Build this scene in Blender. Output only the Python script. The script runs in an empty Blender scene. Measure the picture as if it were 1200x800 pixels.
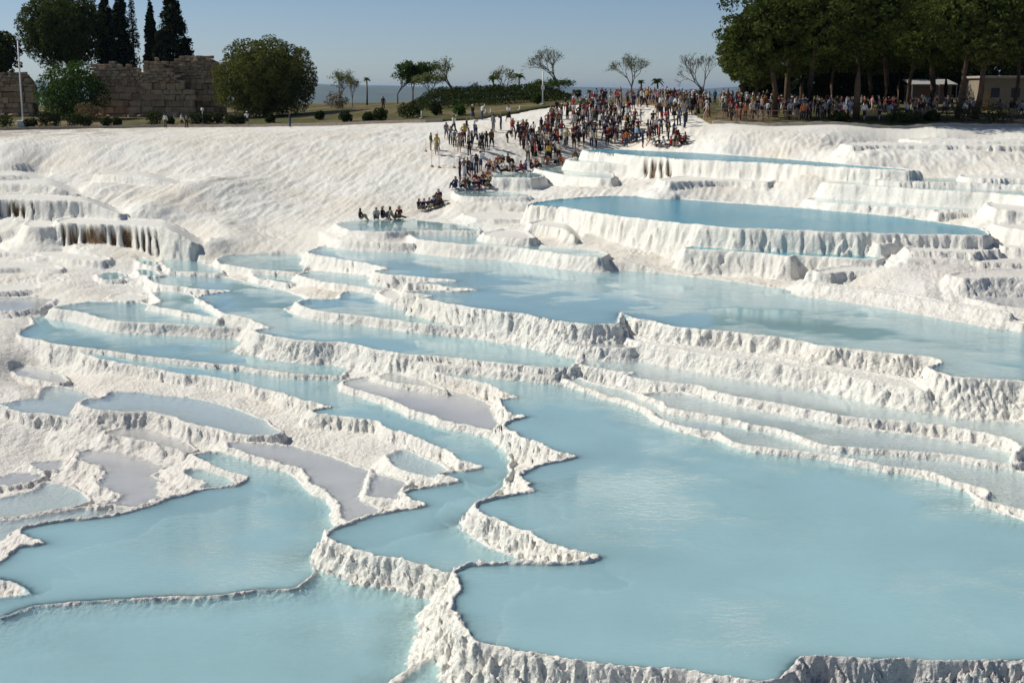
import bpy, bmesh, math, random
import numpy as np
from mathutils import Vector, Matrix

# ------------------------------------------------------------------ camera, sky, sun, exposure
SC = bpy.context.scene
COL = SC.collection
R = math.radians
FPX, CX, CY, HOR = 1600.0, 600.0, 400.0, 105.0      # focal length and image centre in photo pixels, horizon row
PITCH = math.atan((CY - HOR) / FPX)

cam_data = bpy.data.cameras.new('camera')
cam_data.sensor_width = 36.0
cam_data.lens = 36.0 * FPX / 1200.0
cam_data.clip_start = 0.5
cam_data.clip_end = 90000.0
cam = bpy.data.objects.new('camera', cam_data)
COL.objects.link(cam)
cam.location = (0, 0, 0)
cam.rotation_euler = (math.pi / 2 - PITCH, 0, 0)
SC.camera = cam

SUN_EL, SUN_BACK = R(41), R(17)                       # sun high on the left, a little behind the scene
world = bpy.data.worlds.new('World'); SC.world = world
world.use_nodes = True
wn = world.node_tree
for n in list(wn.nodes): wn.nodes.remove(n)
sky = wn.nodes.new('ShaderNodeTexSky'); sky.sky_type = 'NISHITA'
sky.sun_disc = False
sky.sun_elevation = SUN_EL
sky.sun_rotation = -(math.pi / 2 - SUN_BACK)
sky.altitude = 300; sky.air_density = 0.6; sky.dust_density = 0.5; sky.ozone_density = 2.5
bg = wn.nodes.new('ShaderNodeBackground'); bg.inputs['Strength'].default_value = 0.082
wo = wn.nodes.new('ShaderNodeOutputWorld')
wn.links.new(sky.outputs[0], bg.inputs['Color']); wn.links.new(bg.outputs[0], wo.inputs['Surface'])

sun_data = bpy.data.lights.new('sun', 'SUN')
sun_data.energy = 4.25; sun_data.angle = R(0.55); sun_data.color = (1.0, 0.958, 0.875)
sun = bpy.data.objects.new('sun', sun_data); COL.objects.link(sun)
S_TO = Vector((-math.cos(SUN_EL) * math.cos(SUN_BACK), math.cos(SUN_EL) * math.sin(SUN_BACK), math.sin(SUN_EL)))
sun.rotation_euler = S_TO.to_track_quat('Z', 'Y').to_euler()
sun.location = (-60, 40, 80)

SC.view_settings.view_transform = 'Standard'
SC.view_settings.look = 'None'
SC.view_settings.exposure = 0.0
SC.view_settings.gamma = 1.0
SC.view_settings.use_curve_mapping = False
SC.render.engine = 'CYCLES'
SC.cycles.use_denoising = True
SC.cycles.max_bounces = 6
SC.cycles.diffuse_bounces = 3
SC.cycles.glossy_bounces = 3
SC.cycles.transmission_bounces = 3
SC.cycles.transparent_max_bounces = 12
SC.cycles.volume_bounces = 0
SC.cycles.caustics_reflective = False
SC.cycles.caustics_refractive = False

# ------------------------------------------------------------------ pixels of the photograph <-> the place
sp, cp = math.sin(PITCH), math.cos(PITCH)
def ray(x, y):
    u = (x - CX) / FPX; v = (CY - y) / FPX
    return u, cp + v * sp, -sp + v * cp
def at_level(x, y, H):
    u, dy, dz = ray(x, y); t = H / (-dz); return (u * t, dy * t)
def at_dist(x, y, d):
    u, dy, dz = ray(x, y); t = d / dy; return (u * t, d, dz * t)
def to_px(X, Y, Z):
    zc = Y * cp - Z * sp; yc = Y * sp + Z * cp
    return CX + FPX * X / zc, CY - FPX * yc / zc

# ------------------------------------------------------------------ noise
def _hash(ix, iy, seed):
    h = (ix.astype(np.int64) * 374761393 + iy.astype(np.int64) * 668265263 + seed * 1274126177) & 0xFFFFFFFF
    h = ((h ^ (h >> 13)) * 1274126177) & 0xFFFFFFFF
    return (h ^ (h >> 16)) & 0xFFFFFFFF
_ang = np.linspace(0, 2 * np.pi, 256, endpoint=False)
_gx, _gy = np.cos(_ang), np.sin(_ang)
def noise(x, y, seed=0):
    ix = np.floor(x); iy = np.floor(y); fx = x - ix; fy = y - iy
    ix = ix.astype(np.int64); iy = iy.astype(np.int64)
    def g(a, b, dx, dy):
        k = _hash(a, b, seed) & 255
        return _gx[k] * dx + _gy[k] * dy
    u = fx * fx * fx * (fx * (fx * 6 - 15) + 10); v = fy * fy * fy * (fy * (fy * 6 - 15) + 10)
    a = g(ix, iy, fx, fy); b = g(ix + 1, iy, fx - 1, fy)
    c = g(ix, iy + 1, fx, fy - 1); d = g(ix + 1, iy + 1, fx - 1, fy - 1)
    return ((a + (b - a) * u) * (1 - v) + (c + (d - c) * u) * v) * 1.5
def fbm(x, y, seed=0, oct=3):
    s = 0; a = 1.0
    for o in range(oct):
        s = s + a * noise(x * 2 ** o, y * 2 ** o, seed + o * 17); a *= 0.5
    return s
def sstep(a, b, x):
    t = np.clip((x - a) / (b - a), 0, 1); return t * t * (3 - 2 * t)

# ------------------------------------------------------------------ the travertine pools, outlines and levels (metres below the eye)
# s = wall slope, w = wall height, c = crest height above the water, dep = water depth, dry = no water, fl = flute size
POOLS = []
def P(name, H, pts, label=None, **o):
    d = dict(s=1.9, w=0.9, c=0.05, dep=0.5, dry=False, fl=0.32, amp=0.12, jag=0.10, stain=0, tl=None, water='blue', sub=2, sh=.6)
    d.update(o)
    POOLS.append((name, H, pts, label, d))
# --- upper right
P('A', 5.3, [(683,176),(700,174.5),(730,175.5),(760,177),(810,179),(860,182),(900,185),(960,190),(1020,195),(1078,200),(1040,199.5),(990,197),(940,194),(900,191.5),(850,189.5),(800,187),(768,184.5),(745,183),(715,180),(690,178)],
  'turquoise water of the highest pool, just below the crowd', s=5, w=1.9, amp=.34, fl=.5, c=.06, dep=.8, stain=1, water='deep')
P('A2', 6.0, [(664,187),(690,183),(720,182),(748,186),(746,192.5),(720,192),(695,191),(675,189.5)], 'thin water film on the white ledge below the highest pool', s=4, w=.9, amp=.22, fl=.7, dep=.12)
P('A3', 6.75, [(627,197),(640,195.5),(680,197),(718,204),(716,209.5),(690,208),(660,205),(637,200.5),(630,199)], 'thin water on the low ledge left of the stepped wall', s=3.5, w=.8, amp=.2, fl=.6, dep=.12)
P('A4', 6.9, [(570,205),(585,202.5),(610,202),(632,203),(637,207),(622,209),(600,208.5),(578,208)], 'small pool where bathers sit at its back edge', s=4, w=1.3, amp=.2, fl=.6, dep=.3)
P('A5', 7.85, [(531,225),(545,223),(575,223.5),(605,226),(622,229),(615,231),(590,231),(560,231),(540,230)], 'narrow pool at the foot of the small bathing pool', s=3, w=.5, amp=.15, fl=.5, dep=.25)
P('R1', 4.15, [(985,169),(1010,167),(1036,166.5),(1080,167.2),(1120,167.4),(1160,168),(1230,168),(1230,171),(1160,171),(1084,170.5),(1030,170.5),(1000,171)], None, tl=(985, 986, 0), s=2.2, w=.8, amp=.25, fl=.8, dry=True)
P('R0', 4.0, [(1055,163),(1090,162),(1130,163.5),(1180,163.5),(1230,163),(1230,166),(1150,166),(1090,165.5)], None, s=1.6, w=.5, amp=.2, fl=.8, dry=True)
P('R2b', 5.65, [(1125,205),(1160,205),(1230,206.5),(1230,210.5),(1190,210),(1150,209.5),(1128,208)], None, s=2.5, w=.7, amp=.2, fl=.6, dry=True)
P('R2', 5.9, [(1023,211),(1050,208.5),(1120,209),(1165,211),(1230,213),(1230,217.5),(1170,216),(1125,214.5),(1060,213)], 'thin sheet of water on a white ledge by the right edge, upper', s=2.5, w=.6, amp=.16, fl=.5, dep=.15)
P('R3', 6.2, [(964,214),(990,213.2),(1040,215),(1100,219),(1160,221.5),(1230,226),(1230,232),(1200,230),(1162,226.5),(1110,224),(1055,220.5),(1010,217.5),(980,216)], 'sheet of water above the long fluted white wall', s=4, w=1.0, amp=.16, fl=.45, dep=.12)
P('R4', 7.15, [(944,233.5),(975,229.5),(1050,236),(1120,240),(1172,243),(1180,246),(1140,246.5),(1090,245.5),(1050,243),(1015,241),(975,238)], 'pale narrow pool between the fluted wall and the turquoise pool', s=2.5, w=.5, amp=.16, fl=.5, dep=.3)
P('R4b', 7.25, [(1094,247),(1140,245.5),(1200,247),(1230,248),(1230,252),(1180,251),(1130,250),(1100,250)], None, s=2.5, w=.6, amp=.18, fl=.5, dry=True)
P('R5', 6.7, [(1155,238),(1185,234),(1240,236),(1240,248),(1195,247),(1168,246)], None, s=2.2, w=.6, amp=.15, fl=.7, dry=True)
# --- B, the turquoise pool with the tall draped wall
P('B', 7.6, [(619,240),(640,235.5),(670,232.5),(700,230.5),(740,230),(780,232),(830,236),(880,239.5),(940,244),(1000,249),(1060,255),(1110,262),(1150,268),(1160,274),(1150,277),(1110,276),(1060,275),(1010,274),(960,272),(910,270),(870,268.5),(830,265.5),(790,261.5),(750,257),(710,252),(684,247.5),(660,243.5),(635,241.5)],
  'turquoise water of the broad pool above the tall draped wall', s=5, w=2.1, amp=.34, fl=.48, c=.07, dep=1.0, jag=.12, water='deep')
P('B2', 8.45, [(618,262),(640,256),(680,253),(694,257),(692,265),(674,271),(650,266),(632,264)], None, tl=(660, 696, 1.0), s=2.6, w=1.0, amp=.2, fl=.7, dry=True)
P('R6', 7.4, [(1163,262),(1185,259),(1240,262),(1240,272),(1200,270),(1172,266)], None, s=3, w=1.0, amp=.2, fl=.8, dry=True)
P('N1', 8.05, [(1024,284),(1060,279.5),(1100,279.5),(1150,281),(1166,283),(1160,285),(1125,284),(1120,282.8),(1090,284.5),(1050,285),(1030,286)], None, s=3.5, w=1.0, amp=.35, fl=1.3, dry=True)
P('N2', 8.72, [(801,291),(830,286),(900,288),(960,292),(1010,296),(1034,300),(1032,304),(1000,303.5),(960,301),(930,299.5),(925,301),(890,297),(850,294.5),(815,293)], 'thin strip of water on the ledge halfway down the draped wall', s=4.5, w=1.4, amp=.34, fl=.5, dep=.2, water='deep')
P('N3', 9.05, [(952,318),(975,312.5),(1010,311),(1045,313),(1060,316),(1040,318.5),(1000,318),(970,320)], None, s=2.2, w=.6, amp=.3, fl=1.1, dry=True)
P('N4', 8.75, [(1110,322),(1140,316),(1180,315),(1240,318),(1240,328),(1200,326),(1160,326),(1130,327)], None, s=1.2, w=.7, amp=.2, fl=.7, dry=True)
P('N5', 9.5, [(1112,342),(1150,338),(1240,342),(1240,362),(1200,362),(1170,358),(1135,350)], 'grey shallow pool by the right edge below the dry shelf', s=1.2, w=.4, amp=.1, dep=.15, water='grey')
P('N6', 8.12, [(1166,286),(1190,281),(1240,282),(1240,292),(1205,292),(1178,290)], None, s=2.5, w=.6, amp=.3, fl=.7, dry=True)
P('N7', 8.55, [(1120,303),(1150,297),(1200,298),(1240,300),(1240,310),(1195,309),(1150,308)], None, s=2.2, w=.5, amp=.3, fl=.7, dry=True)
P('N8', 8.2, [(1060,290),(1100,286),(1150,288),(1168,292),(1140,296),(1100,295),(1070,294)], None, s=2.0, w=.4, amp=.3, fl=.8, dry=True)
P('N9', 9.5, [(950,331),(1000,335),(1060,344),(1120,355),(1180,366),(1182,369),(1120,358.5),(1060,348),(1000,339),(955,334)], None, s=1.6, w=.25, amp=.1, fl=.4, dry=True)
P('N10', 9.72, [(965,337),(1030,346),(1090,356),(1150,368),(1200,377),(1200,380),(1150,371.5),(1090,360),(1030,350),(970,340)], None, s=1.6, w=.25, amp=.1, fl=.4, dry=True)
P('R7', 5.2, [(1000,181),(1040,178.5),(1110,179),(1180,180),(1240,180),(1240,184),(1170,184),(1100,183),(1040,183)], None, s=2.0, w=.5, amp=.25, fl=.6, dry=True)
P('A6', 6.45, [(770,210),(810,205.5),(860,206),(905,210),(900,214),(860,212),(815,212),(785,213)], None, s=2.2, w=.5, amp=.3, fl=.8, dry=True)
# --- C, the long middle pool
P('C', 10.0, [(359,296),(372,290),(392,286.5),(430,288),(485,290.5),(540,295),(590,300),(640,306),(700,314),(760,319),(802,323),(870,331),(905,337),(940,340),(985,351),(1050,360),(1105,370),(1160,381),(1210,389),(1300,400),(1320,470),(1240,455),(1195,447),(1130,443.5),(1100,437),(1086,431),(1104,425),(1090,419.5),(1050,415.5),(1012,411),(980,408),(957,405),(940,400),(900,395),(870,391),(840,388),(815,386),(788,383),(768,377.5),(740,372.5),(729,367),(726,378),(718,380.5),(684,380),(660,377.5),(640,374),(612,368.5),(590,366),(568,363),(536,358.5),(515,354.5),(500,351),(490,349),(506,346.5),(478,343.5),(476,341.5),(500,341),(530,341.5),(560,340.3),(530,337),(502,333),(478,332),(500,330.5),(533,329.3),(505,326.5),(470,323.5),(455,322.5),(440,319.5),(438,317),(453,315),(436,310.5),(415,306.5),(395,303.5),(378,300.5)],
  'pale blue water of the long middle pool mirroring the draped walls', s=2.0, w=1.1, dep=.7, amp=.2, fl=.4)
P('C2', 10.55, [(735,392),(770,400),(830,408),(900,417),(940,424),(985,430),(1030,437),(1070,444),(1094,452),(1085,459),(1050,453),(1015,446),(980,438),(932,431),(890,425),(840,418),(800,411),(765,405),(738,399)], None, s=2.2, w=.6, dry=True, amp=.16, fl=.5)
P('C3', 10.7, [(1020,438),(1050,435),(1078,439),(1074,449),(1045,446),(1022,443)], 'tiny greenish puddle on a ledge under the right pool rim', s=1.8, w=.5, dep=.12, amp=.12, fl=.5, water='grey')
P('P1', 9.0, [(392,262),(420,258),(470,257),(520,261),(560,266),(562,271),(530,270.5),(490,270),(450,272),(410,270)], 'thin blue-grey pool behind the bathers at the foot of the slope', s=1.6, w=.3, dep=.2, amp=.1)
P('P2', 9.25, [(480,276),(500,271),(545,270.5),(590,275),(625,282),(640,289),(690,293),(712,297),(708,301),(700,302),(660,298),(626,293),(590,289),(550,287),(515,284),(492,281)], 'narrow pool behind a fluted low wall at the head of the middle pool', s=3.2, w=.7, dep=.3, amp=.12, fl=.4)
P('P3', 9.5, [(392,280),(410,276),(445,278),(480,282),(484,286),(450,285),(415,283)], None, s=2.0, w=.5, dry=True, fl=.4)
P('P4', 8.85, [(565,273),(590,268),(615,270),(628,278),(620,280),(600,279),(575,277)], None, s=2.5, w=.5, dry=True, fl=.6)
P('P5', 8.6, [(540,250),(570,246),(620,250),(640,256),(600,257),(560,256)], None, s=1.6, w=.2, dry=True)
# --- left of the middle pool
P('Q1', 10.7, [(253,303),(262,300),(275,298.5),(310,298),(352,299),(362,308),(356,318.5),(345,319.5),(328,318),(300,316),(280,313),(258,309)], 'small blue pool left of the end of the middle pool', s=1.8, w=.6, dep=.4)
P('Q2', 10.95, [(296,321),(320,321),(346,325),(350,331),(336,332),(318,329),(300,326)], 'sliver of water caught between two white rims', s=1.6, w=.5, dep=.2)
P('Q3', 10.6, [(347,321.5),(362,317.5),(385,319),(410,321),(434,324),(450,331),(456,336),(442,340),(425,337.5),(412,335),(394,333),(368,328),(355,324.5)], 'blue pool below the left tip of the middle pool', s=1.8, w=.6, dep=.4)
P('Q3b', 10.55, [(445,340),(462,338),(474,345),(474,351),(460,351),(447,347)], None, s=1.8, w=.5, dry=True)
P('Q4', 10.8, [(347,354),(362,350),(396,350),(398,344),(410,341),(440,345),(462,351),(480,362),(530,372),(580,381),(606,386),(603,391),(580,386),(545,383),(510,380.5),(480,378.5),(460,375),(420,370.5),(392,367.5),(370,364),(356,360.5)], 'blue pool with a curved left end under the middle pool wall', s=1.9, w=.6, dep=.45)
P('M', 11.2, [(170,324),(190,320),(215,321),(245,322),(270,326),(300,333),(332,340),(355,348),(362,352),(350,356),(335,362),(350,370),(400,376),(470,384),(560,391),(620,396),(650,402),(690,409),(680,418),(672,431),(640,430.5),(600,427.5),(570,424.5),(544,421.5),(516,418.5),(488,417),(460,414),(440,410.5),(426,406.5),(396,401.5),(376,401),(358,399.5),(336,397),(316,393.5),(292,388),(314,384),(300,378),(286,372.5),(268,369),(258,365.5),(242,356.5),(230,347),(272,341),(240,340),(215,337),(192,334.5),(178,331)],
  'long winding blue pool in the left middle of the terraces', s=1.8, w=1.0, dep=.6, amp=.17, sh=.4)
P('Mb', 11.42, [(490,424),(540,428),(600,433),(650,436),(650,440),(600,436),(560,431.5),(510,428)], None, s=1.6, w=.3, dry=True)
P('S1', 10.75, [(660,394),(700,388),(724,392),(745,404),(738,409),(700,408),(676,405.5),(660,402)], 'sandy shallow puddle on a ledge under the rim step', s=1.6, w=.5, dep=0.15, water='grey')
P('W2', 11.0, [(187,301),(205,299),(226,303),(250,312),(264,320),(238,319.5),(202,317.5),(190,310)], 'small pale pool among low rims at the upper left', s=1.4, w=.3, dep=.25, jag=.2)
P('W3', 11.0, [(157,303),(170,302),(182,307),(185,313),(168,310.5)], 'tiny pale puddle at the upper left rim', s=1.4, w=.3, dep=.2, jag=.2)
P('W4', 11.3, [(112,322),(126,319),(146,320),(142,327),(121,328)], 'little blue-grey pool at the far left end of the terraces', s=1.4, w=.4, dep=.2, jag=.2)
P('W5', 11.12, [(157,317),(178,316),(192,322.5),(172,324.5)], 'small grey-blue puddle beside broken white rims', s=1.4, w=.3, dep=.2, jag=.2)
P('W6', 11.55, [(126,347),(150,341.5),(178,346),(162,352.5),(136,352)], None, s=1.2, w=.3, dry=True, jag=.3)
P('Q7', 11.4, [(178,343),(200,341),(225,345),(240,356),(262,370),(256,374),(230,369),(205,364),(188,360.5),(174,358),(188,354),(182,349)], 'pale pool behind a low broken rim, left', s=1.5, w=.4, dep=.3)
P('Q8', 11.62, [(61,361),(72,357.5),(88,355.5),(106,353),(130,354),(152,351.5),(165,349.5),(168,355),(190,361),(225,367),(262,374),(290,383),(275,384),(240,382.5),(210,380.5),(180,379.5),(150,378),(134,376.5),(120,373.5),(108,370),(102,368),(94,366.5),(80,364)], 'pointed blue pool above a row of white knobs, left', s=1.9, w=.5, dep=.4)
P('Q9', 12.1, [(27,367),(40,364),(62,362),(90,368),(130,378),(200,383),(270,385),(300,396),(340,406),(400,415),(420,428),(404,437),(400,441),(376,440),(340,438.5),(312,434.5),(280,429.5),(240,425.5),(200,421),(156,416),(120,410.5),(95,408),(70,404.5),(40,398),(20,392),(39,379),(33,372)], 'broad blue pool with a rounded left end', s=1.8, w=1.1, dep=.5, amp=.15)
# --- G, long pool that winds from the left into the centre, and F, the big front pool
P('G', 12.25, [(93,413),(110,410),(150,417),(200,423),(260,430),(310,436),(350,441),(400,444),(430,450),(460,468),(500,486),(560,505),(590,515),(600,540),(590,575),(552,600),(560,630),(600,650),(692,660),(610,660),(552,663),(528,671),(509,668),(482,661),(455,655),(430,650),(410,644.5),(383,634),(380,628),(396,618),(413,613),(440,602),(475,597),(496,592.5),(485,588),(470,578.5),(500,570),(537,564.5),(525,560),(514,557),(535,552),(564,548),(539,542),(524,530),(505,521),(488,514.5),(470,508),(458,504),(440,494),(418,492),(400,489.5),(372,486.5),(360,481.5),(388,477),(356,470.5),(344,467),(328,461),(300,454),(270,447),(240,441.5),(220,440),(180,433),(140,426),(112,420)],
  'long pool winding from the left into the centre of the terraces', s=1.9, w=1.0, dep=.7, amp=.16, c=.07, sh=.35)
P('Gb', 12.08, [(400,446),(430,442),(480,446),(530,456),(570,470),(590,485),(585,500),(576,506),(550,500),(520,494),(500,486),(474,478),(468,474),(446,466),(420,458),(404,453)], 'grey shallow pool behind a thin white rim, centre', s=1.6, w=.2, dep=0.25, water='grey', c=.06)
P('Gc', 11.92, [(438,441),(462,436),(490,440),(508,450),(524,458),(500,454.5),(470,449.5),(450,446)], 'pinkish film of water on a ledge left of the rim teeth', s=1.6, w=.25, dep=0.15, water='grey')
P('F', 11.7, [(496,431),(510,430),(540,434),(580,438),(640,446),(690,460),(745,476),(765,492),(800,506),(850,518),(900,531),(960,537),(1030,550),(1080,558),(1130,573),(1150,588),(1175,600),(1215,612),(1320,640),(1420,770),(1300,778),(1200,776),(1150,777.5),(1100,777.5),(1060,775),(1020,774.5),(980,772.5),(940,772.5),(937,780),(925,792),(905,800),(880,799.5),(867,797),(825,792),(785,785),(750,783.5),(720,782),(675,777),(637,770.5),(600,764),(575,759),(558,753),(547,747),(543,736),(538,726),(527,717),(529,700),(540,684),(530,671),(550,662.5),(608,659.5),(660,659.5),(688,659),(700,653),(670,646.5),(650,640),(634,633),(617,626),(595,617),(580,610),(566,605),(556,599),(554,595),(560,590),(578,585),(596,581),(612,577.5),(624,574.5),(618,570),(620,566),(606,558),(618,551),(632,545),(655,540.5),(673,536),(658,532),(640,524.5),(624,518),(608,512),(600,507),(590,502),(589,497),(600,493),(614,489),(602,486),(592,482),(588,474),(582,468.5),(605,465.5),(594,462),(586,458.5),(575,453),(560,448.5),(546,445.5),(532,443),(516,439.5),(504,436)],
  'large milky blue pool filling the right foreground', s=2.1, w=1.25, dep=.9, amp=.2, c=.075, sh=.35)
P('D', 11.2, [(680,427),(687,416),(720,414),(760,420),(820,428),(900,438),(960,446),(1040,456),(1080,466),(1120,486),(1200,496),(1320,510),(1320,560),(1240,535),(1200,527),(1190,531),(1196,524),(1184,517),(1170,512),(1137,505),(1095,499),(1055,494.5),(1000,489.5),(970,485),(937,479),(900,472),(875,467.5),(856,464.5),(840,460),(828,456),(815,452),(790,449.5),(765,447),(748,444),(731,440),(741,437),(725,435.5),(700,432)], 'pale strip pool under the right-hand rim wall', s=1.8, w=.6, dep=.35, water='pale', amp=.14)
P('E1', 11.45, [(748,462),(800,460),(860,474),(930,488),(1000,500),(1060,508),(1130,518),(1180,528),(1205,536),(1185,545),(1150,539.5),(1100,532.5),(1060,529.5),(1025,527.5),(987,525),(962,521),(932,510.5),(910,503),(880,497.5),(855,491.5),(830,487.5),(815,484.5),(800,482.5),(777,476.5),(774,471)], 'narrow pale pool, second strip below the right-hand wall', s=1.6, w=.3, dep=.25, water='pale')
P('E2', 11.57, [(645,440),(670,440),(700,450),(740,458),(770,473),(800,486),(860,495),(910,506),(960,524),(1020,530),(1100,537),(1180,548),(1220,562),(1240,600),(1215,605),(1200,600),(1170,592),(1147,586),(1158,581),(1150,573),(1125,566.5),(1100,557.5),(1070,550.5),(1037,547),(1000,539.5),(962,532.5),(930,528.5),(902,526),(880,523.5),(865,521),(855,516.5),(848,511),(840,507.5),(820,505),(790,497.5),(768,489),(765,484),(752,476.5),(740,471.5),(718,465.5),(700,459.5),(667,447.5)], 'pale strip of water along the back rim of the big front pool', s=1.5, w=.3, dep=.2, water='pale')
# --- lower left
P('V1', 12.95, [(10,433),(30,428),(60,434),(84,446),(70,449),(45,446),(20,440)], 'pale puddle under the tall left wall', s=1.2, w=.3, dep=0.2, water='grey')
P('L1', 13.0, [(-60,470),(0,472),(20,468.5),(42,466.5),(46,456),(66,452),(90,456),(112,465),(100,474),(98,486),(104,494),(80,490),(54,486.5),(30,484.5),(8,480),(0,475),(-60,485)], 'pale pool on top of the big fluted wall at the left edge', s=2.4, w=1.3, dep=.3, amp=.2, fl=.5, water='pale')
P('L2', 12.55, [(92,471),(100,467),(120,466),(130,458),(170,460),(240,468),(280,480),(312,492),(330,505),(320,511),(286,510.5),(262,506),(240,501),(224,497),(210,493),(192,486.5),(176,484),(140,483),(112,481),(98,477)], 'pale blue pool above a dark shaded wall segment, left', s=2.2, w=.7, dep=.3, amp=.14, water='pale')
P('L3', 13.1, [(120,507),(140,500),(180,502),(215,515),(232,528),(215,530),(195,524),(180,520),(160,516),(140,512)], 'sandy shallow strip under the shaded wall segment', s=1.2, w=.25, dep=0.15, water='grey', jag=.25)
P('L8', 12.7, [(262,518),(285,518),(344,522),(400,538),(436,552),(432,572),(440,592),(446,601),(425,608),(412,613),(409,619),(398,606),(388,580),(362,567),(356,554.5),(336,545.5),(312,539.5),(286,531.5),(268,526)], 'muddy grey shallow pool left of the centre', s=1.5, w=.25, dep=0.25, water='grey', jag=.16)
P('K1', 12.42, [(455,541),(452,534),(462,528),(476,526),(505,538),(530,550),(515,557),(538,565),(520,563),(500,559.5),(485,556),(470,551.5)], 'small shallow pool on the tip left of the centre pool, upper', s=1.6, w=.3, dep=0.2, water='pale')
P('K2', 12.55, [(426,580),(432,566),(437,555),(455,557),(482,567),(470,578),(497,593),(480,591),(461,587),(440,584)], 'small shallow pool on the tip left of the centre pool, lower', s=1.6, w=.3, dep=0.2, water='grey')
P('L4', 13.5, [(88,531),(108,526),(140,527),(166,532),(188,535),(197,548),(182,556),(190,570),(202,577),(192,583),(165,594),(140,594),(112,592),(140,581),(124,576),(112,568),(118,556),(116,548),(90,539)], 'grey-brown shallow pool with ragged banks, lower left', s=1.3, w=.3, dep=0.25, water='grey', jag=.25)
P('L5', 13.8, [(-60,586),(0,582),(34,575),(52,565.5),(76,566.5),(98,575),(108,588),(86,594),(42,602),(0,608),(-60,614)], 'pale pool at the left edge behind a thin dark rim', s=1.3, w=.3, dep=.2, water='pale', jag=.12)
P('L6', 13.6, [(-60,616),(0,610),(42,604),(88,596),(124,592),(168,594),(134,605),(68,611),(20,621),(12,628),(24,640),(6,651),(-60,690)], 'pale water strip along the far rim of the left foreground pool', s=1.3, w=.3, dep=.25, water='pale', jag=.08)
P('L10', 12.98, [(214,553),(232,548),(262,555),(280,564),(262,570),(240,574),(226,571),(238,566),(222,561)], None, s=1.3, w=.3, dep=.2, jag=.2)
P('L11', 13.9, [(30,543),(60,539),(92,541),(84,549),(50,552)], 'tiny pale puddle among rubble at the left', s=1.2, w=.2, dep=.1, water='grey', jag=.25)
P('L12', 13.95, [(0,557),(20,552),(52,556),(40,563),(10,570),(-20,570)], 'small pale puddle at the left edge among rubble', s=1.2, w=.2, dep=.1, water='grey', jag=.25)
P('L7', 12.85, [(224,533),(240,530.5),(262,530),(290,537),(315,546),(345,556),(358,568),(388,583),(396,606),(402,624),(386,634),(372,650),(368,668),(364,674),(352,684),(340,690),(300,691),(255,697.5),(200,699),(170,700.5),(120,703),(75,706),(40,709.5),(20,717),(0,723),(-80,730),(-80,700),(0,699.5),(37,695),(18,685),(-5,678),(-60,672),(-8,662),(7,651),(22,641),(51,637),(30,629),(20,621),(68,610.5),(100,608),(132,604.5),(148,600),(165,595.5),(200,583.5),(222,578),(238,574),(276,568.5),(288,560),(268,554),(248,547),(236,540)],
  'milky blue pool in the left foreground', s=1.4, w=.3, dep=.7, jag=.07, c=.07, sh=.35)
P('BL', 12.9, [(-120,740),(0,724),(20,718),(40,710.5),(75,707),(120,704),(170,701.5),(255,698.5),(300,692),(341,691),(354,685),(366,674),(372,660),(420,664),(480,676),(512,690),(516,720),(508,750),(500,772),(486,781),(470,792),(452,806),(400,870),(200,930),(-120,930)], 'pale blue pool in the bottom left corner', s=1.4, w=.6, dep=.8, c=.02, jag=.06, sh=.4)
P('BR', 12.6, [(498,773),(525,771),(560,775),(620,785),(680,800),(760,815),(780,850),(620,870),(470,850),(455,806),(462,797),(486,780)], 'corner of a shallow pale pool at the bottom centre', s=1.5, w=.4, dep=.3)
P('FR', 12.1, [(940,786),(965,780),(1010,782),(1050,790),(1000,797),(990,806),(950,812),(930,800),(952,790)], 'muddy little pool at the bottom right corner', s=1.4, w=.4, dep=.12, water='grey')
P('FR2', 12.25, [(1005,800),(1040,792),(1120,795),(1240,798),(1300,850),(1000,850)], None, s=1.4, w=.4, dep=.3)
# --- far left hanging terraces, dry
P('T1', 9.1, [(65,258),(90,254),(140,256),(200,259),(240,264),(244,267.5),(225,271),(190,268),(150,264.5),(120,264),(90,262.5),(70,262)], None, tl=(188, 246, 1.15), s=7, w=1.9, dry=True, amp=.2, fl=.45, stain=2, c=.1)
P('T1b', 9.35, [(28,262),(40,255),(66,254),(90,262),(60,266),(36,266)], None, s=3.5, w=1.0, dry=True, amp=.15, fl=.6)
P('T2', 8.0, [(-60,230),(0,227),(50,228),(90,231),(130,232),(150,236),(140,239),(100,236.5),(60,236),(30,235),(0,234),(-60,235)], None, tl=(95, 152, 0.9), s=7, w=1.6, dry=True, amp=.2, fl=.45, stain=2, c=.1)
P('T3', 7.35, [(-60,210),(0,208),(40,209),(80,211),(98,214),(90,218),(50,216.5),(0,215),(-60,216)], None, tl=(55, 100, 0.7), s=4, w=1.0, dry=True, amp=.2, fl=.8)
P('T4', 6.85, [(112,204),(130,201.5),(170,202),(210,204),(228,207),(205,208.5),(170,207),(140,206)], None, tl=(165, 230, 0.7), s=4, w=.8, dry=True, amp=.2, fl=.9)
P('T5', 7.05, [(-60,203),(0,200),(30,198.5),(60,199),(50,204),(0,206),(-60,207)], None, tl=(20, 62, 0.5), s=3, w=.6, dry=True, amp=.2, fl=.8)
P('T6', 11.1, [(-60,309),(0,307),(40,308),(68,311),(74,315),(60,316),(30,314),(-60,315)], None, s=3, w=.8, dry=True, amp=.2, fl=.9)
P('T7', 10.82, [(-60,290),(0,284),(40,286),(90,296),(130,302),(120,306),(80,304),(40,297),(0,296),(-60,300)], None, s=1.8, w=.5, dry=True, amp=.2, fl=.7)
P('T8', 11.5, [(-60,337),(0,333),(40,333),(50,337),(20,341),(-60,345)], None, s=1.8, w=.5, dry=True, amp=.2, fl=.7)
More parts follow.
